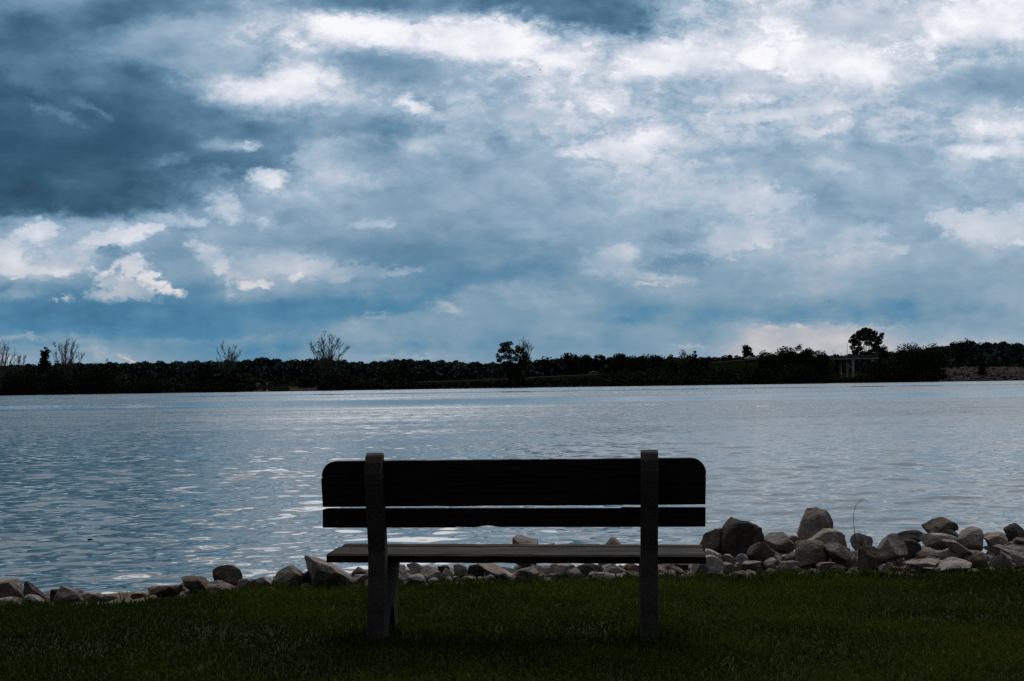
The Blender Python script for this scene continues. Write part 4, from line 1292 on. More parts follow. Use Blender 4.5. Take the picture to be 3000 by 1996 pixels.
def bare(name, label, px, py_top, wpx, py_base, d, seed, lean=0.0, stems=2, levels=5, spread=.5, rmin=.035, group="bare trees on the far shore", leaves=0):
    s = d / F
    base = at(px, py_base, d)
    base.z = min(base.z, float(far_z(px, d)) + .2)
    H = at(px, py_top, d).z - base.z
    w = wpx * s
    g = random.Random(seed)
    segs = []
    fork = H * .34
    tops = []
    for k in range(stems):
        xo = (k - (stems - 1) / 2) * w * .10
        p0, p1 = Vector((xo * .3, g.uniform(-.3, .3), -.5)), Vector((xo, g.uniform(-.5, .5), fork))
        segs.append(([p0, (p0 + p1) / 2 + Vector((g.uniform(-.2, .2), 0, 0)), p1], [H * .017, H * .014, H * .012], levels))
        tops.append(p1)
    ga = g.uniform(0, 6.28)
    nl = 15 if w > 14 else 11
    for k in range(nl):
        f_ = (k + .5) / nl
        a_ = ga + k * 2.4
        th = math.radians(4 + 62 * f_ ** .75)
        reach = g.uniform(.86, 1.03)
        tip = Vector((math.sin(th) * math.cos(a_) * w * .64 * reach, math.sin(th) * math.sin(a_) * w * .5 * reach, fork + (H - fork) * (math.cos(th) ** .7) * reach))
        st = tops[k % len(tops)] - Vector((0, 0, g.uniform(0, .18) * H))
        c1 = st + (tip - st) * .38 + Vector((tip.x * .10, tip.y * .10, -.02 * H))
        pts = [st + (c1 - st) * .5, c1, st + (tip - st) * .72 + Vector((g.uniform(-.3, .3), g.uniform(-.3, .3), .01 * H)), tip]
        pts = [st] + pts
        segs.append((pts, [H * .009, H * .0075, H * .006, H * .004, rmin], 3))
        for q in range(18):
            t_ = g.uniform(.3, .97)
            i_ = min(3, int(t_ * 4)); p = pts[i_].lerp(pts[i_ + 1], t_ * 4 - i_)
            d_ = (pts[i_ + 1] - pts[i_]).normalized()
            d_ = (d_ + Vector((g.uniform(-.7, .7), g.uniform(-.7, .7), g.uniform(-.1, .5)))).normalized()
            ln = H * g.uniform(.07, .17) * (1.15 - .5 * t_)
            e = p + d_ * ln + Vector((0, 0, ln * .12))
            segs.append(([p, p.lerp(e, .5) + Vector((g.uniform(-.1, .1), 0, -.05)), e], [rmin * 1.3, rmin, rmin * .8], 1))
            for _ in range(4):
                u_ = g.uniform(.3, .95); p2 = p.lerp(e, u_)
                d2 = (d_ + Vector((g.uniform(-.8, .8), g.uniform(-.8, .8), g.uniform(-.1, .5)))).normalized()
                segs.append(([p2, p2 + d2 * ln * .3, p2 + d2 * ln * .55 + Vector((0, 0, .05 * ln))], [rmin * .9, rmin * .8, rmin * .6], 0))
    allp = np.array([p[:] for q in segs for p in q[0]])
    zt = allp[:, 2].max(); xr = (allp[:, 0].max() - allp[:, 0].min()) / 2; xc = (allp[:, 0].max() + allp[:, 0].min()) / 2
    t = empty(name, base)
    tag(t, label, "tree", group)
    tr_, br_ = MB(), MB()
    for pts, rr, lv in segs:
        q = [Vector((p.x + lean * max(p.z, 0), p.y, p.z)) for p in pts]
        (tr_ if lv == levels else br_).tube(q, rr, 5 if lv > 2 else 3)
    tr_.build("trunk", m_bare, t)
    br_.build("branches", m_bare, t)
    if leaves:
        gg = np.random.default_rng(seed)
        ends = np.array([q[0][-1][:] for q in segs if q[2] == 0])
        sel = ends[ends[:, 0] < -.22 * w][:leaves]
        if len(sel):
            v, f = quads(np.repeat(sel, 6, 0) + gg.normal(0, .5, (len(sel) * 6, 3)), np.full(len(sel) * 6, .4), seed)
            link("leaves", mesh_np("leaves", v, f), m_leaf, t)
    return t


# wood on the hill, beyond counting
cs, sz = [], []
g = np.random.default_rng(5)
for d, stepm, lift in ((1660, 5, 1.0), (1640, 5, 1.0), (1500, 13, .9), (1330, 13, .9), (1150, 12, .9), (1000, 10, .9), (880, 8, .6), (790, 7, .5)):
    x = (-1500 - 1500) / F * d
    while x < (4400 - 1500) / F * d:
        dd = d + g.uniform(-1, 1) * (15 if d > 1600 else 50)
        px = 1500 + F * x / dd
        ph = float(np.interp(px, HILL_PX, HILL_PY))
        gz_ = float(far_z(px, dd))
        r = g.uniform(5, 8.5) * (1 if d > 900 else .6)
        if d < 900 and 1700 < px < 2740:
            x += stepm; continue
        if d > 1600:
            r *= .66
        hz = r * g.uniform(.85, 1.2)
        if d > 1600:
            top = z_at_py(px, ph + g.uniform(2.5, 5.5) + 2.4 * math.sin(px * .13) + 2.0 * math.sin(px * .29 + 1) - (3 if 1550 < px < 2440 else 0), dd)
            cz = top - hz
        else:
            cz = min(gz_ + g.uniform(2, 6), z_at_py(px, ph + g.uniform(8, 14), dd) - hz)
        n = int((420 if d > 1600 else 150) * (r / 7) ** 2) if -400 < px < 3400 else 22
        q = g.normal(size=(n, 3)); q /= np.linalg.norm(q, axis=1)[:, None]
        rr = np.clip(1 - np.abs(g.normal(0, .18, n)), .2, 1)
        cs.append(np.array([x, dd, cz]) + q * rr[:, None] * np.array([r, r, hz]))
        sz.append(np.full(n, (.95 if d > 1600 else 1.7) if n > 30 else 3.0))
        x += stepm * g.uniform(.6, 1.3)
v, f = quads(np.concatenate(cs), np.concatenate(sz), 15)
tag(link("woodland", mesh_np("woodland", v, f), m_wood_hazed), "dark wood covering the low hills beyond the lake", "woodland", kind="stuff")

# thicket along the water, beyond counting
cs, sz = [], []
TH_PX = np.array([-1500, 0, 100, 380, 520, 720, 745, 752, 925, 940, 1000, 1180, 1250, 1700, 1760, 2000, 2100, 2420, 2440, 2480, 2560, 2700, 2760, 2770, 4500], float)
TH_H = np.array([34, 36, 40, 30, 26, 26, 22, 0, 0, 20, 34, 26, 9, 9, 30, 40, 38, 38, 8, 8, 30, 36, 20, 0, 0], float)
for k in range(2300):
    px = g.uniform(-1400, 2780)
    hh2 = float(np.interp(px, TH_PX, TH_H))
    if hh2 < 3:
        continue
    d = 642 + 24 * g.random()
    gz_ = float(far_z(px, d))
    hm = hh2 * d / F * g.uniform(.35, 1.0)
    r = max(.6, hm * .5)
    n = 26
    q = g.normal(size=(n, 3)); q /= np.linalg.norm(q, axis=1)[:, None]
    rr = np.clip(1 - np.abs(g.normal(0, .3, n)), .1, 1)
    cs.append(np.array([(px - 1500) / F * d, d, gz_ + hm * .5]) + q * rr[:, None] * np.array([r * 1.4, r * 1.2, hm * .52]))
    sz.append(np.full(n, .5))
for k in range(5200):
    px = g.uniform(-1400, 2735)
    d = g.uniform(652, 735)
    if px > 2425 and d > 660:
        continue
    gz_ = float(far_z(px, d))
    hm = g.uniform(.35, .8) if d < 688 else g.uniform(.8, 1.6)
    if (1160 < px < 1770 or 2060 < px < 2230) and 673 < d < 688:
        continue
    if 738 < px < 932 and d < 668:
        continue
    if 684 < d < 704 and px > 600:
        continue
    if 1160 < px < 1760 or 2060 < px < 2230:
        hm = min(hm, .8)
    n = 16
    q = g.normal(size=(n, 3)); q /= np.linalg.norm(q, axis=1)[:, None]
    cs.append(np.array([(px - 1500) / F * d, d, gz_ + hm * .4]) + q * np.array([2.2, 2.0, hm * .55]))
    sz.append(np.full(n, .6))
v, f = quads(np.concatenate(cs), np.concatenate(sz), 16)
tag(link("undergrowth", mesh_np("undergrowth", v, f), m_leaf), "dark bushy undergrowth along the far waterline", "undergrowth", kind="stuff")

# ---- unseen trees added behind the viewer to darken the lawn and bench back
SHADE_TREES = [(-9.5, -7, 11, 9), (-2.0, -10, 13, 10), (6.0, -8, 12, 10), (13.5, -6, 11, 9)]
for k, (x, y, hgt, wd) in enumerate(SHADE_TREES):
    t = empty("added_shade_tree", (x, y, 0))
    tag(t, ["unseen tree added behind the viewer for shade, farthest left", "tallest unseen tree added behind the viewer for shade", "broad unseen tree added behind the viewer for shade", "unseen tree added behind the viewer for shade, farthest right"][k], "tree", "added shade trees out of view")
    tk = MB(); tk.tube([(0, 0, -.3), (0, 0, 2.2), (.2, 0, 4.5), (.1, .2, hgt * .75)], [.34, .27, .2, .06], 8)
    bl = crown_blobs(wd, hgt - 1.6, 1.6, "dome", 60 + k)
    for b_ in bl[:9]:
        tk.tube([(.1, 0, 2.4), (b_[0] * .5, b_[1] * .5, 3 + b_[2] * .4), (b_[0], b_[1], b_[2])], [.1, .07, .03], 5)
    tk.build("trunk", m_trunk, t)
    pts = blob_points(bl, 2600, 80 + k)
    v, f = quads(pts, np.full(len(pts), .28), 90 + k)
    link("crown", mesh_np("crown", v, f), m_leaf, t)

# ---- bare trees
BARE = [
    (2, 1000, 74, 1150, 668, 3, 0, 1, "bare tree cut by the left edge of the photo"),
    (46, 1044, 50, 1148, 690, 4, .1, 2, "small bare sapling just right of the tree cut by the left edge"),
    (184, 1002, 84, 1150, 664, 5, .12, 3, "bare tree leaning right behind the small leafy tree, first pair from the left"),
    (673, 1006, 78, 1146, 662, 6, 0, 3, "round headed bare tree alone on the wooded skyline, left of the large one"),
    (962, 979, 122, 1142, 662, 7, 0, 4, "largest bare tree with a wide fan of branches and two stems"),
    (1533, 994, 44, 1126, 700, 8, .05, 2, "thin bare tree behind the ragged leafy tree at the middle of the shore"),
    (2002, 1025, 26, 1110, 672, 9, 0, 1, "small bare treetop rising between leafy trees near the middle right"),
]
for px, pt, w, pb, d, sd, ln, st, lab in BARE:
    bare("bare_tree", lab, px, pt, w, pb, d, sd, ln, st, 5 if w > 60 else 4, .72, .052 if w < 100 else .058, leaves=8 if px in (962, 184) else 0)

# ---- leafy trees, each on its own
LEAFY = [
    # px, top, width, base, dist, kind, mat, crown_from, n, label
    (132, 1016, 38, 1150, 655, "ragged", m_leaf, .4, 600, "small dark leafy tree in front of the leaning bare tree at left"),
    (312, 1049, 46, 1152, 660, "ragged", m_leaf, .08, 600, "spiky dark treetop poking above the far hill at left"),
    (285, 1062, 150, 1156, 650, "dome", m_leaf, .05, 1500, "broad black tree mass at the water, below the spiky treetop"),
    (60, 1078, 120, 1158, 650, "dome", m_leaf, .05, 1100, "broad dark bushy tree at the water at the left edge"),
    (170, 1082, 90, 1156, 648, "dome", m_leaf, .05, 800, "dark round tree below the leaning bare tree at left"),
    (430, 1100, 110, 1153, 648, "dome", m_leaf, .05, 800, "low dark tree right of the broad black tree mass"),
    (600, 1066, 70, 1150, 655, "ragged", m_leaf, .1, 800, "tall dark tree left of the round headed bare tree"),
    (680, 1090, 80, 1150, 652, "dome", m_leaf, .08, 800, "dark tree around the foot of the round headed bare tree"),
    (900, 1098, 60, 1143, 660, "dome", m_leaf, .08, 500, "low dark tree left of the foot of the largest bare tree"),
    (1000, 1086, 110, 1143, 658, "dome", m_leaf, .05, 900, "dark tree at the foot of the largest bare tree, on its right"),
    (1140, 1070, 80, 1140, 670, "ragged", m_leafg, .08, 800, "green tree standing in front of the hill right of the largest bare tree"),
    (1182, 1055, 34, 1135, 690, "ragged", m_leafg, .15, 400, "narrow green tree in front of a bump of the far hill"),
    (1240, 1088, 60, 1130, 720, "dome", m_leaf, .08, 450, "low dark tree where the guardrail begins"),
    (1600, 1043, 72, 1112, 800, "dome", m_leaf, .05, 900, "round blue green tree right of the ragged tree at mid shore"),
    (1672, 1033, 44, 1106, 770, "ragged", m_leafg, .1, 600, "lighter green tree with a twin top near the dark car"),
    (1705, 1038, 54, 1104, 790, "dome", m_leaf, .05, 800, "flat topped dark tree behind the lighter green twin-topped one"),
    (1754, 1040, 50, 1100, 800, "open", m_leaf, .3, 550, "see-through tree above the dark car"),
    (1817, 1033, 60, 1096, 800, "dome", m_leaf, .1, 800, "round blue green tree right of the see-through one"),
    (1868, 1039, 66, 1128, 690, "dome", m_leaf, .05, 1200, "dark near tree with an even round top right of the dark car"),
    (1922, 1036, 56, 1110, 760, "dome", m_leaf, .1, 800, "pale grey green tree top between dark trees at middle right"),
    (1968, 1038, 34, 1126, 680, "ragged", m_leafb, .1, 500, "brownish tree with a ragged top at middle right"),
    (2034, 1028, 42, 1124, 672, "ragged", m_leafg, .08, 800, "pointed green tree right of the small bare treetop"),
    (2066, 1047, 34, 1122, 675, "dome", m_leaf, .08, 500, "low rounded dark tree right of the pointed green one"),
    (2098, 1050, 44, 1100, 830, "dome", m_leaf, .05, 400, "distant low tree row piece left of the guardrail below the truck"),
    (2133, 1039, 32, 1090, 800, "dome", m_leaf, .1, 450, "small rounded tree left of the tree behind the truck"),
    (2188, 1010, 74, 1078, 720, "cone", m_leafg, .04, 900, "lopsided tall green tree right behind the white pickup truck"),
    (2250, 1025, 54, 1118, 668, "dome", m_leafg, .05, 900, "round green tree right of the white pickup truck"),
    (2293, 1014, 44, 1118, 680, "dome", m_leaf, .06, 900, "dark round tree, second to the right of the white truck"),
    (2333, 1008, 44, 1118, 670, "ragged", m_leafg, .06, 900, "tallest green tree between the white truck and the bridge"),
    (2370, 1020, 44, 1118, 668, "ragged", m_leafg, .05, 800, "green tree right of the tallest one, left of the bridge"),
    (2407, 1025, 50, 1118, 660, "ragged", m_leafg, .05, 900, "green tree standing against the left end of the bridge deck"),
    (2130, 1075, 90, 1122, 655, "dome", m_leafg, .05, 800, "bright green bush on the bank below the guardrail"),
    (2230, 1074, 100, 1122, 652, "dome", m_leaf, .05, 800, "dark bush on the bank below the white truck"),
    (2340, 1064, 110, 1120, 650, "dome", m_leaf, .05, 900, "dark bush at the water left of the bridge columns"),
    (2460, 1033, 44, 1056, 830, "dome", m_leaf, .05, 350, "low distant tree behind the bridge rail"),
    (2584, 1010, 46, 1110, 690, "dome", m_leafg, .05, 700, "green tree filling the gap right of the bridge"),
    (2600, 1052, 110, 1118, 652, "dome", m_leaf, .05, 1000, "dark bush hiding the right end of the bridge"),
    (2660, 1004, 100, 1118, 662, "dome", m_leafg, .04, 1800, "left half of the broad dark green dome of trees right of the bridge"),
    (2715, 1003, 104, 1118, 664, "dome", m_leafg, .04, 1800, "right half of the broad dark green dome of trees right of the bridge"),
    (2880, 1050, 30, 1098, 652, "cone", m_leaf, .03, 420, "dark evergreen shrub growing on the rocky slope at far right"),
    (2817, 992, 86, 1070, 900, "dome", m_leaf, .1, 1000, "wide blue green tree dome above the rocky slope at far right"),
]
for k, (px, pt, w, pb, d, kind, mat, cf, n, lab) in enumerate(LEAFY):
    if 1560 < px < 2440 and w < 80 and kind != "cone":
        w, n = w * 1.4, int(n * 1.5)
    leafy("leafy_tree" if w < 100 and pt < 1060 else "bushy_tree", lab, px, pt, w, pb, d, kind, mat, 100 + k * 13, cf, n, .42 if d < 720 else .55)
# ragged cottonwood: two heads
cw = [(1478, 1011, 13, 9, 0), (1494, 1006, 12, 7, 5), (1486, 1024, 17, 11, -6), (1470, 1028, 12, 8, 3), (1500, 1030, 10, 9, 3), (1488, 1044, 14, 10, 4), (1470, 1050, 11, 7, -4),
      (1459, 1042, 7, 8, 0), (1464, 1056, 9, 6, 0), (1500, 1054, 11, 8, -2), (1518, 1018, 8, 7, 3), (1524, 1026, 12, 9, 0), (1512, 1034, 9, 8, 4), (1516, 1050, 12, 10, 0), (1538, 1040, 12, 9, 4),
      (1545, 1054, 13, 10, 0), (1530, 1062, 13, 9, -6), (1553, 1062, 8, 6, 2), (1490, 1066, 20, 9, 4), (1520, 1078, 24, 12, 3), (1500, 1090, 24, 14, -5), (1515, 1104, 28, 12, 3)]
leafy("leafy_tree", "ragged dark leafy tree with two heads and sky gaps near the middle of the shore", 1505, 1000, 100, 1132, 655, mat=m_leafg, seed=901, n=1900, leaf=.44, custom=cw, crown_from=.2)
big = [(2540, 970, 18, 11, 0), (2522, 976, 14, 9, 4), (2558, 978, 15, 9, -3), (2508, 988, 15, 9, 2), (2532, 990, 20, 12, 5), (2560, 992, 18, 10, 2), (2582, 988, 9, 10, 0), (2587, 980, 5, 5, 0), (2498, 1000, 11, 7, 0),
       (2514, 1006, 14, 9, 4), (2574, 1004, 13, 8, 0), (2545, 1006, 12, 7, 0), (2500, 1018, 9, 8, 3), (2520, 1022, 12, 8, 4), (2566, 1016, 14, 9, 3), (2578, 1026, 14, 9, 0), (2506, 1032, 12, 8, 0), (2530, 1036, 14, 7, 0), (2555, 1032, 17, 10, 2)]
leafy("leafy_tree", "tall spreading tree rising above the bridge deck, light showing between its limbs", 2538, 959, 100, 1052, 712, mat=m_leafg, seed=955, n=2300, leaf=.48, custom=big, crown_from=.15)

# ---- stone slopes of the far bank
m_rip = leaf_mat("far_stone", (.018, .015, .013), (.10, .083, .074), 1.3)


def stone_slope(name, label, pxa, pxb, d0, d1, n, rmin, rmax, seed):
    g = np.random.default_rng(seed)
    vs, fs, n0 = [], [], 0
    v1, f1 = ICO[1]
    for _ in range(n):
        px, d = g.uniform(pxa, pxb), g.uniform(d0, d1)
        r = g.uniform(rmin, rmax)
        q = v1 * (1 + .25 * g.normal(size=(len(v1), 1))) * r * np.array([1.2, 1, .8])
        vs.append(q + np.array([(px - 1500) / F * d, d, float(far_z(px, d)) + r * .15])); fs.append(f1 + n0); n0 += len(v1)
    o = link(name, mesh_np(name, np.concatenate(vs), np.concatenate(fs)), m_rip)
    tag(o, label, "stones", kind="stuff")


stone_slope("far_riprap", "pale stones covering the steep far bank at right", 2752, 3500, 639, 682, 3600, .35, 1.0, 1)
stone_slope("dock_riprap", "pale stones on the far bank right of the little dock", 846, 926, 638, 662, 420, .3, .75, 2)
stone_slope("point_riprap", "few pale stones on the far bank under the white notice board", 742, 768, 638, 650, 60, .3, .6, 3)
stone_slope("shore_riprap", "scattered pale stones at the far waterline", 1250, 1780, 638.5, 641, 160, .2, .5, 4)
for px, py, w, sd, lab in ((2835, 1062, 40, 1, "low green bush on top of the rocky slope, left of the evergreen shrub"), (2790, 1064, 34, 2, "low green bush at the left end of the rocky slope"), (2938, 1070, 30, 3, "small bush on the rim of the rocky slope right of the evergreen shrub"), (2965, 1076, 22, 4, "tiny bush on the rim of the rocky slope near the right edge")):
    leafy("bush", lab, px, py, w, py + 20, 684, "dome", m_leafg, 700 + sd, .05, 220, .45, group="bushes on the rocky slope", cat="bush")

# ------------------------------------------------------------------ bridge, rails, vehicles, small things across the lake
m_beam = simple_mat("bridge_concrete", (.30, .265, .25), (.40, .36, .34), .6, 1.0)
m_dark = simple_mat("bridge_side", (.05, .05, .05), (.08, .075, .075), .6, 1.0)
m_steel = simple_mat("galvanised_steel", (.13, .14, .15), (.2, .21, .22), 2, .6, spec=.4)
D_B = 690.0
zd = z_at_py(2490, 1048, D_B)
xa, xb = (2424 - 1500) / F * D_B, (2566 - 1500) / F * D_B
br = empty("road_bridge", ((xa + xb) / 2, D_B, 0))
tag(br, "concrete road bridge on three visible columns between the trees at right", "bridge")
hw = (xb - xa) / 2
mb = MB(); mb.box(-hw, hw, -5, 5, zd - .5, zd + .25); mb.build("deck", m_dark, br)
mb = MB(); mb.box(-hw, hw, -5.35, -5.02, zd - .95, zd - .52); mb.box(-hw, hw, -4.6, 4.6, zd - 1.0, zd - .53); mb.build("girder", m_beam, br)
for cxp, wm, yo, dmat in ((2497.5, 1.55, -4.0, m_beam), (2480, 1.35, -1.0, m_beam), (2461.5, 1.35, 2.5, m_beam)):
    x = (cxp - 1500) / F * (D_B + yo) - (xa + xb) / 2
    mb = MB()
    k = 12
    for (r0, z0, z1) in ((wm / 2, WATER_Z - .5, zd - 1.03),):
        mb.tube([(x, yo, z0), (x, yo, z1)], r0, k)
    mb.build("column", dmat, br, smooth=False)
mb = MB(); mb.box(-hw + .3 + 9, -hw + 9 + 5.5, -4.9, 3.6, WATER_Z - .4, WATER_Z + .9); mb.build("footing", m_dark, br)
rl = MB(); rl.box(-hw, hw, -5.0, -4.9, zd + 1.05, zd + 1.2); rl.box(-hw, hw, -5.0, -4.9, zd + .62, zd + .74); rl.build("rail", m_steel, br)
ps = None
for k in range(13):
    if ps is None:
        mb = MB(); mb.box(-.07, .07, -4.89, -4.75, zd + .26, zd + 1.2); ps = mb.build("post", m_steel, br)
    else:
        q = ps.copy(); COL.objects.link(q); q.parent = br; ps_ = q
    (ps if k == 0 else ps_).location.x = -hw + .5 + k * (2 * hw - 1) / 12


def lamp(px, py_top, label, arm):
    x = (px - 1500) / F * (D_B + 4.5)
    top = z_at_py(px, py_top, D_B + 4.5)
    t = empty("street_lamp", (x, D_B + 4.5, zd + .26)); tag(t, label, "street lamp")
    mb = MB(); mb.tube([(0, 0, 0), (0, 0, top - zd - .26)], [.13, .08], 8); mb.build("pole", m_steel, t)
    mb = MB(); mb.prism([(0, 0), (.25, 0), (.2, .16), (.05, .16)], -arm, .2, axes=(0, 1, 2)); o = mb.build("lamp_head", m_steel, t); o.location = (0, -.12, top - zd - .26)


lamp(2440.5, 1028, "short lamp post at the left end of the bridge", .3)
lamp(2482, 1008, "tall thin lamp post on the bridge left of the spreading tree", .6)


def guardrail(label, pts, d, hgt=.75):
    P = [Vector(((px - 1500) / F * d, d, z_at_py(px, py, d))) for px, py in pts]
    t = empty("guardrail", P[0]); tag(t, label, "guardrail")
    mb = MB()
    rel = [p - P[0] for p in P]
    for i_ in range(len(rel) - 1):
        a_, b_ = rel[i_], rel[i_ + 1]
        mb.add([a_ + Vector((0, -.05, -.2)), b_ + Vector((0, -.05, -.2)), b_ + Vector((0, -.1, 0)), a_ + Vector((0, -.1, 0)), b_ + Vector((0, -.05, .2)), a_ + Vector((0, -.05, .2)),
                a_ + Vector((0, .0, -.2)), b_ + Vector((0, 0, -.2)), b_ + Vector((0, 0, .2)), a_ + Vector((0, 0, .2))],
               [[0, 1, 2, 3], [3, 2, 4, 5], [7, 6, 9, 8], [1, 0, 6, 7], [5, 4, 8, 9]])
    mb.build("rail", m_steel, t)
    first = None
    tot = sum((rel[i_ + 1] - rel[i_]).length for i_ in range(len(rel) - 1))
    n = max(3, int(tot / 4))
    for k in range(n + 1):
        s_ = tot * k / n
        i_ = 0
        while i_ < len(rel) - 2 and s_ > (rel[i_ + 1] - rel[i_]).length:
            s_ -= (rel[i_ + 1] - rel[i_]).length; i_ += 1
        p = rel[i_] + (rel[i_ + 1] - rel[i_]).normalized() * s_
        if first is None:
            mb = MB(); mb.box(-.08, .08, .01, .14, -1.4, .25); first = mb.build("post", m_steel, t); q = first
        else:
            q = first.copy(); COL.objects.link(q); q.parent = t
        q.location = p


guardrail("long pale guardrail climbing to the right behind the two-headed ragged tree", [(1186, 1121), (1290, 1118), (1400, 1114), (1500, 1109.5), (1600, 1104), (1700, 1099.5), (1745, 1098)], 683)
guardrail("short dark guardrail on the embankment left of the white truck", [(2078, 1063), (2120, 1060), (2160, 1056.5), (2215, 1053.5)], 683)
m_road = simple_mat("asphalt", (.04, .04, .042), (.06, .06, .06), 1.0, 1.0)
rp = np.arange(600, 2430, 30)
rz = z_at_py(rp, np.interp(rp, ROAD_PX, ROAD_PY), 690.0) + .05
va = np.stack([(rp - 1500) / F * 686, np.full(len(rp), 686.0), rz], 1); vb = np.stack([(rp - 1500) / F * 703, np.full(len(rp), 703.0), rz], 1)
k = len(rp); ii = np.arange(k - 1)
tag(link("road", mesh_np("road", np.concatenate([va, vb]), np.stack([ii, ii + 1, ii + 1 + k, ii + k], 1)), m_road), kind="structure")

m_white = simple_mat("white_paint", (.42, .44, .47), (.5, .52, .55), .6, .35, spec=.5)
m_glass = simple_mat("dark_glass", (.01, .012, .015), (.015, .018, .02), 1, .08, spec=.6)
m_tyre = simple_mat("tyre_rubber", (.012, .012, .012), (.02, .02, .02), 4, .9)
m_rim = simple_mat("wheel_rim", (.2, .2, .21), (.3, .3, .3), 4, .4)
m_black = simple_mat("dark_paint", (.02, .021, .024), (.03, .031, .034), .6, .3, spec=.5)
m_lampc = simple_mat("lamp_lens", (.3, .3, .28), (.4, .4, .38), 3, .2)


def wheel(parent, x, y, r, w):
    mb = MB(); mb.tube([(0, -w / 2, 0), (0, w / 2, 0)], r, 18); o = mb.build("wheel", m_tyre, parent); o.location = (x, y, r)
    for s_ in (-1,):
        mb = MB(); mb.tube([(0, -w / 2 - .012, 0), (0, -w / 2 + .02, 0)], r * .6, 14); mb.build("rim", m_rim, o)


def vehicle(name, label, cat, px, py_base, d, L, body, cabin, windows, rot, mat, W=1.85, wheels=(.9, .9), wr=.38):
    x = (px - 1500) / F * d
    t = empty(name, (x, d, z_at_py(px, py_base, d)), 0)
    t.rotation_euler = (0, rot, 0)
    tag(t, label, cat)
    mb = MB(); mb.prism(body, -W / 2, W / 2, axes=(1, 0, 2)); mb.build("body", mat, t, bevel=.05)
    mb = MB(); mb.prism(cabin, -W / 2 + .12, W / 2 - .12, axes=(1, 0, 2)); mb.build("cabin", mat, t, bevel=.05)
    for wpoly in windows:
        mb = MB(); mb.prism(wpoly, -W / 2 + .105, -W / 2 + .135, axes=(1, 0, 2)); mb.build("window", m_glass, t)
        mb = MB(); mb.prism(wpoly, W / 2 - .135, W / 2 - .105, axes=(1, 0, 2)); mb.build("window", m_glass, t)
    # windscreen
    c = sorted(cabin, key=lambda q: q[0])
    (xa_, za_), (xb_, zb_) = c[0], [q for q in cabin if q[1] == max(p[1] for p in cabin)][-1 if cabin[-1][1] > 1 else 0]
    for sx in (wheels[0], L - wheels[1]):
        for y in (-W / 2 + .12, W / 2 - .12):
            wheel(t, sx - L / 2, y, wr, .24)
    for y in (-W / 2 + .3, W / 2 - .3):
        mb = MB(); mb.box(-L / 2 - .02, -L / 2 + .08, y - .16, y + .16, .72, .88); mb.build("headlight", m_lampc, t)
    return t


Lk = 5.7
sft = -Lk / 2
pk_body = [(sft, .45), (sft, 1.0), (sft + .15, 1.08), (sft + 1.35, 1.12), (sft + 3.55, 1.13), (sft + 3.56, 1.16), (Lk / 2, 1.16), (Lk / 2, .5), (Lk / 2 - .2, .42), (sft + .2, .40)]
pk_cab = [(sft + 1.25, 1.10), (sft + 1.95, 1.80), (sft + 2.2, 1.86), (sft + 3.3, 1.85), (sft + 3.56, 1.10)]
vehicle("pickup_truck", "white extended-cab pickup truck driving left on the embankment in front of a green tree", "pickup truck", 2197.5, 1054, 684.5, Lk, pk_body, pk_cab,
        [[(sft + 1.75, 1.2), (sft + 2.08, 1.72), (sft + 2.6, 1.74), (sft + 2.6, 1.2)], [(sft + 2.68, 1.2), (sft + 2.68, 1.74), (sft + 3.2, 1.72), (sft + 3.35, 1.2)]], math.radians(.5), m_white)
Lc = 5.0
sft = -Lc / 2
c_body = [(sft, .40), (sft, .74), (sft + .5, .92), (sft + 1.3, 1.02), (Lc / 2 - .1, 1.06), (Lc / 2, .8), (Lc / 2, .42), (Lc / 2 - .2, .34), (sft + .2, .34)]
c_cab = [(sft + 1.1, 1.0), (sft + 2.0, 1.58), (sft + 2.5, 1.68), (sft + 3.9, 1.64), (sft + 4.7, 1.04)]
vehicle("parked_car", "dark rounded car among bushes at the end of the long guardrail", "car", 1735, 1098, 684.5, Lc, c_body, c_cab,
        [[(sft + 1.65, 1.08), (sft + 2.2, 1.48), (sft + 2.85, 1.56), (sft + 2.85, 1.08)], [(sft + 2.93, 1.08), (sft + 2.93, 1.56), (sft + 3.8, 1.52), (sft + 4.3, 1.1)]], math.radians(1.5), m_black)

# dock, marker, notice board
m_plank = simple_mat("dock_wood", (.05, .042, .038), (.09, .078, .07), 1.2, 1.0)
m_yel = simple_mat("yellow_paint", (.40, .30, .03), (.5, .38, .05), 2, .6)
m_wht = simple_mat("faded_white", (.45, .46, .48), (.55, .56, .58), 2, .6)
m_blu = simple_mat("faded_blue", (.10, .16, .24), (.14, .21, .30), 2, .6)
D_D = 637.0
xd = (806 - 1500) / F * D_D
t = empty("fishing_dock", (xd, D_D, WATER_Z)); tag(t, "small railed dock on the far bank between two heaps of pale stone", "dock")
hwid = 42 / F * D_D
zz = z_at_py(806, 1133, D_D) - WATER_Z
mb = MB(); mb.box(-hwid, hwid, -1.4, 1.4, zz - .25, zz); mb.build("deck", m_plank, t)
mb = MB(); mb.box(-hwid, hwid, -1.35, -1.25, zz + .95, zz + 1.07); mb.box(-hwid, hwid, -1.35, -1.25, zz + .45, zz + .55); mb.build("rail", m_plank, t)
for k in range(6):
    mb = MB(); x = -hwid + .3 + k * (2 * hwid - .6) / 5; mb.box(x - .14, x + .14, -1.6, -1.37, -.6, zz + 1.3); mb.build("post", m_plank, t)
D_M = 628.0
t = empty("channel_marker", ((780.5 - 1500) / F * D_M, D_M, WATER_Z)); tag(t, "yellow marker post on a white float by the little dock", "buoy")
mb = MB(); mb.tube([(0, 0, -.3), (0, 0, .1), (0, 0, .45)], [.75, .8, .7], 12); mb.build("float", m_wht, t)
zt = z_at_py(780, 1119, D_M) - WATER_Z
mb = MB(); mb.tube([(0, 0, .46), (0, 0, zt * .7)], .14, 8); mb.build("pole", m_dark, t)
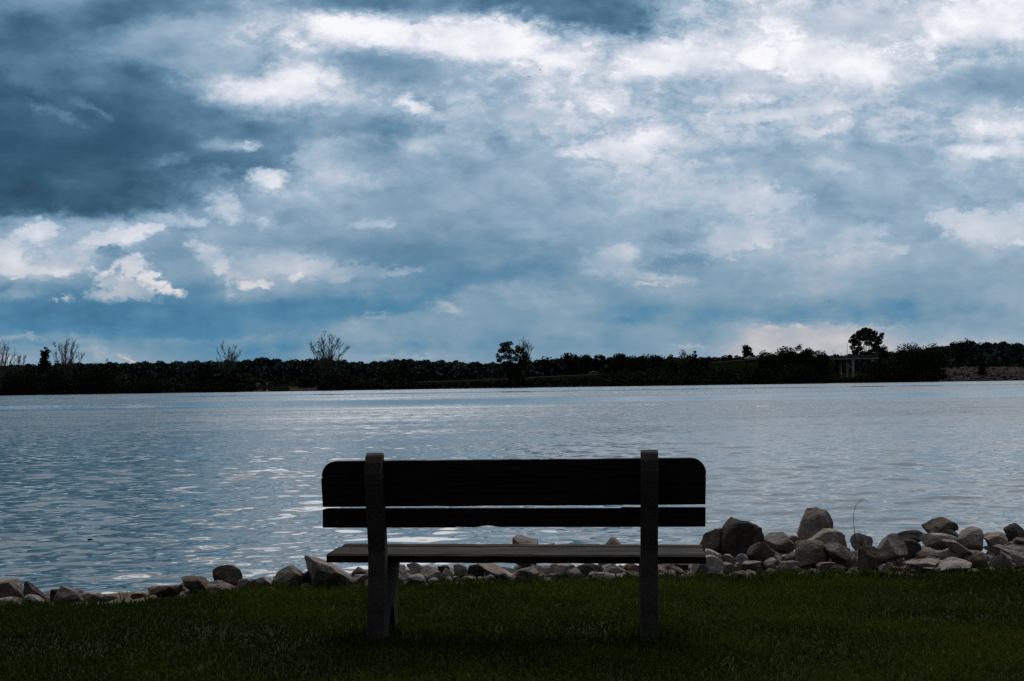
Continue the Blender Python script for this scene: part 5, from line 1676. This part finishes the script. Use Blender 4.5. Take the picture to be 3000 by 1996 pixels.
mb = MB(); mb.tube([(0, 0, .46), (0, 0, 1.0)], .34, 8); mb.build("collar", m_yel, t)
mb = MB(); mb.tube([(0, 0, zt * .7 + .01), (0, 0, zt)], .22, 8); mb.build("top_mark", m_yel, t)
D_K = 652.0
t = empty("notice_board", ((753 - 1500) / F * D_K, D_K, float(far_z(753, D_K)))); tag(t, "white and blue notice board with a small roof left of the little dock", "notice board")
zz = z_at_py(753, 1125, D_K) - t.location.z
mb = MB(); mb.prism([(-1.1, zz - .15), (1.1, zz - .15), (.75, zz + .3), (-.75, zz + .3)], -.6, .6, axes=(1, 0, 2)); mb.build("roof", m_blu, t)
mb = MB(); mb.box(-.55, .55, -.1, .1, zz - 1.4, zz - .2); mb.build("board", m_wht, t)
for s_ in (-.62, .62):
    mb = MB(); mb.box(s_ - .06, s_ + .06, -.06, .06, -.4, zz - .16); mb.build("post", m_plank, t)

# birds
m_bird = simple_mat("bird_plumage", (.02, .02, .02), (.04, .04, .04), 8)


def bird(px, py, d, span, label, rz):
    t = empty("bird", at(px, py, d), rz); tag(t, label, "bird", "birds in the sky")
    mb = MB(); mb.tube([(0, -.5 * span * .45, 0), (0, -.15 * span, .02), (0, .12 * span, .01), (0, .3 * span, -.01)], [.02 * span, .08 * span, .07 * span, .015 * span], 8); mb.build("body", m_bird, t, smooth=True)
    for s_ in (-1, 1):
        mb = MB(); mb.add([(s_ * .04 * span, -.12 * span, .03), (s_ * .3 * span, -.16 * span, .12 * span), (s_ * .5 * span, .0, .06 * span), (s_ * .28 * span, .04 * span, .1 * span), (s_ * .04 * span, .1 * span, .02),
                           (s_ * .04 * span, -.1 * span, .01), (s_ * .28 * span, .02 * span, .1 * span - .01)], [[0, 1, 3, 4], [1, 2, 3], [5, 6, 1, 0], [5, 4, 3, 6]])
        mb.build("wing", m_bird, t)


bird(1547, 225, 120, .32, "tiny dark bird high in the sky, the lower left one of a close pair", .5)
bird(1583, 205, 125, .32, "tiny dark bird high in the sky, the upper right one of a close pair", .9)
bird(2429, 883, 180, .45, "tiny bird low in the blue sky left above the tall spreading tree", 1.2)
bird(2632, 947, 180, .32, "tiny bird just right above the tall spreading tree", .3)
bird(2761, 987, 180, .28, "tiny bird right of the broad green dome of trees", .8)
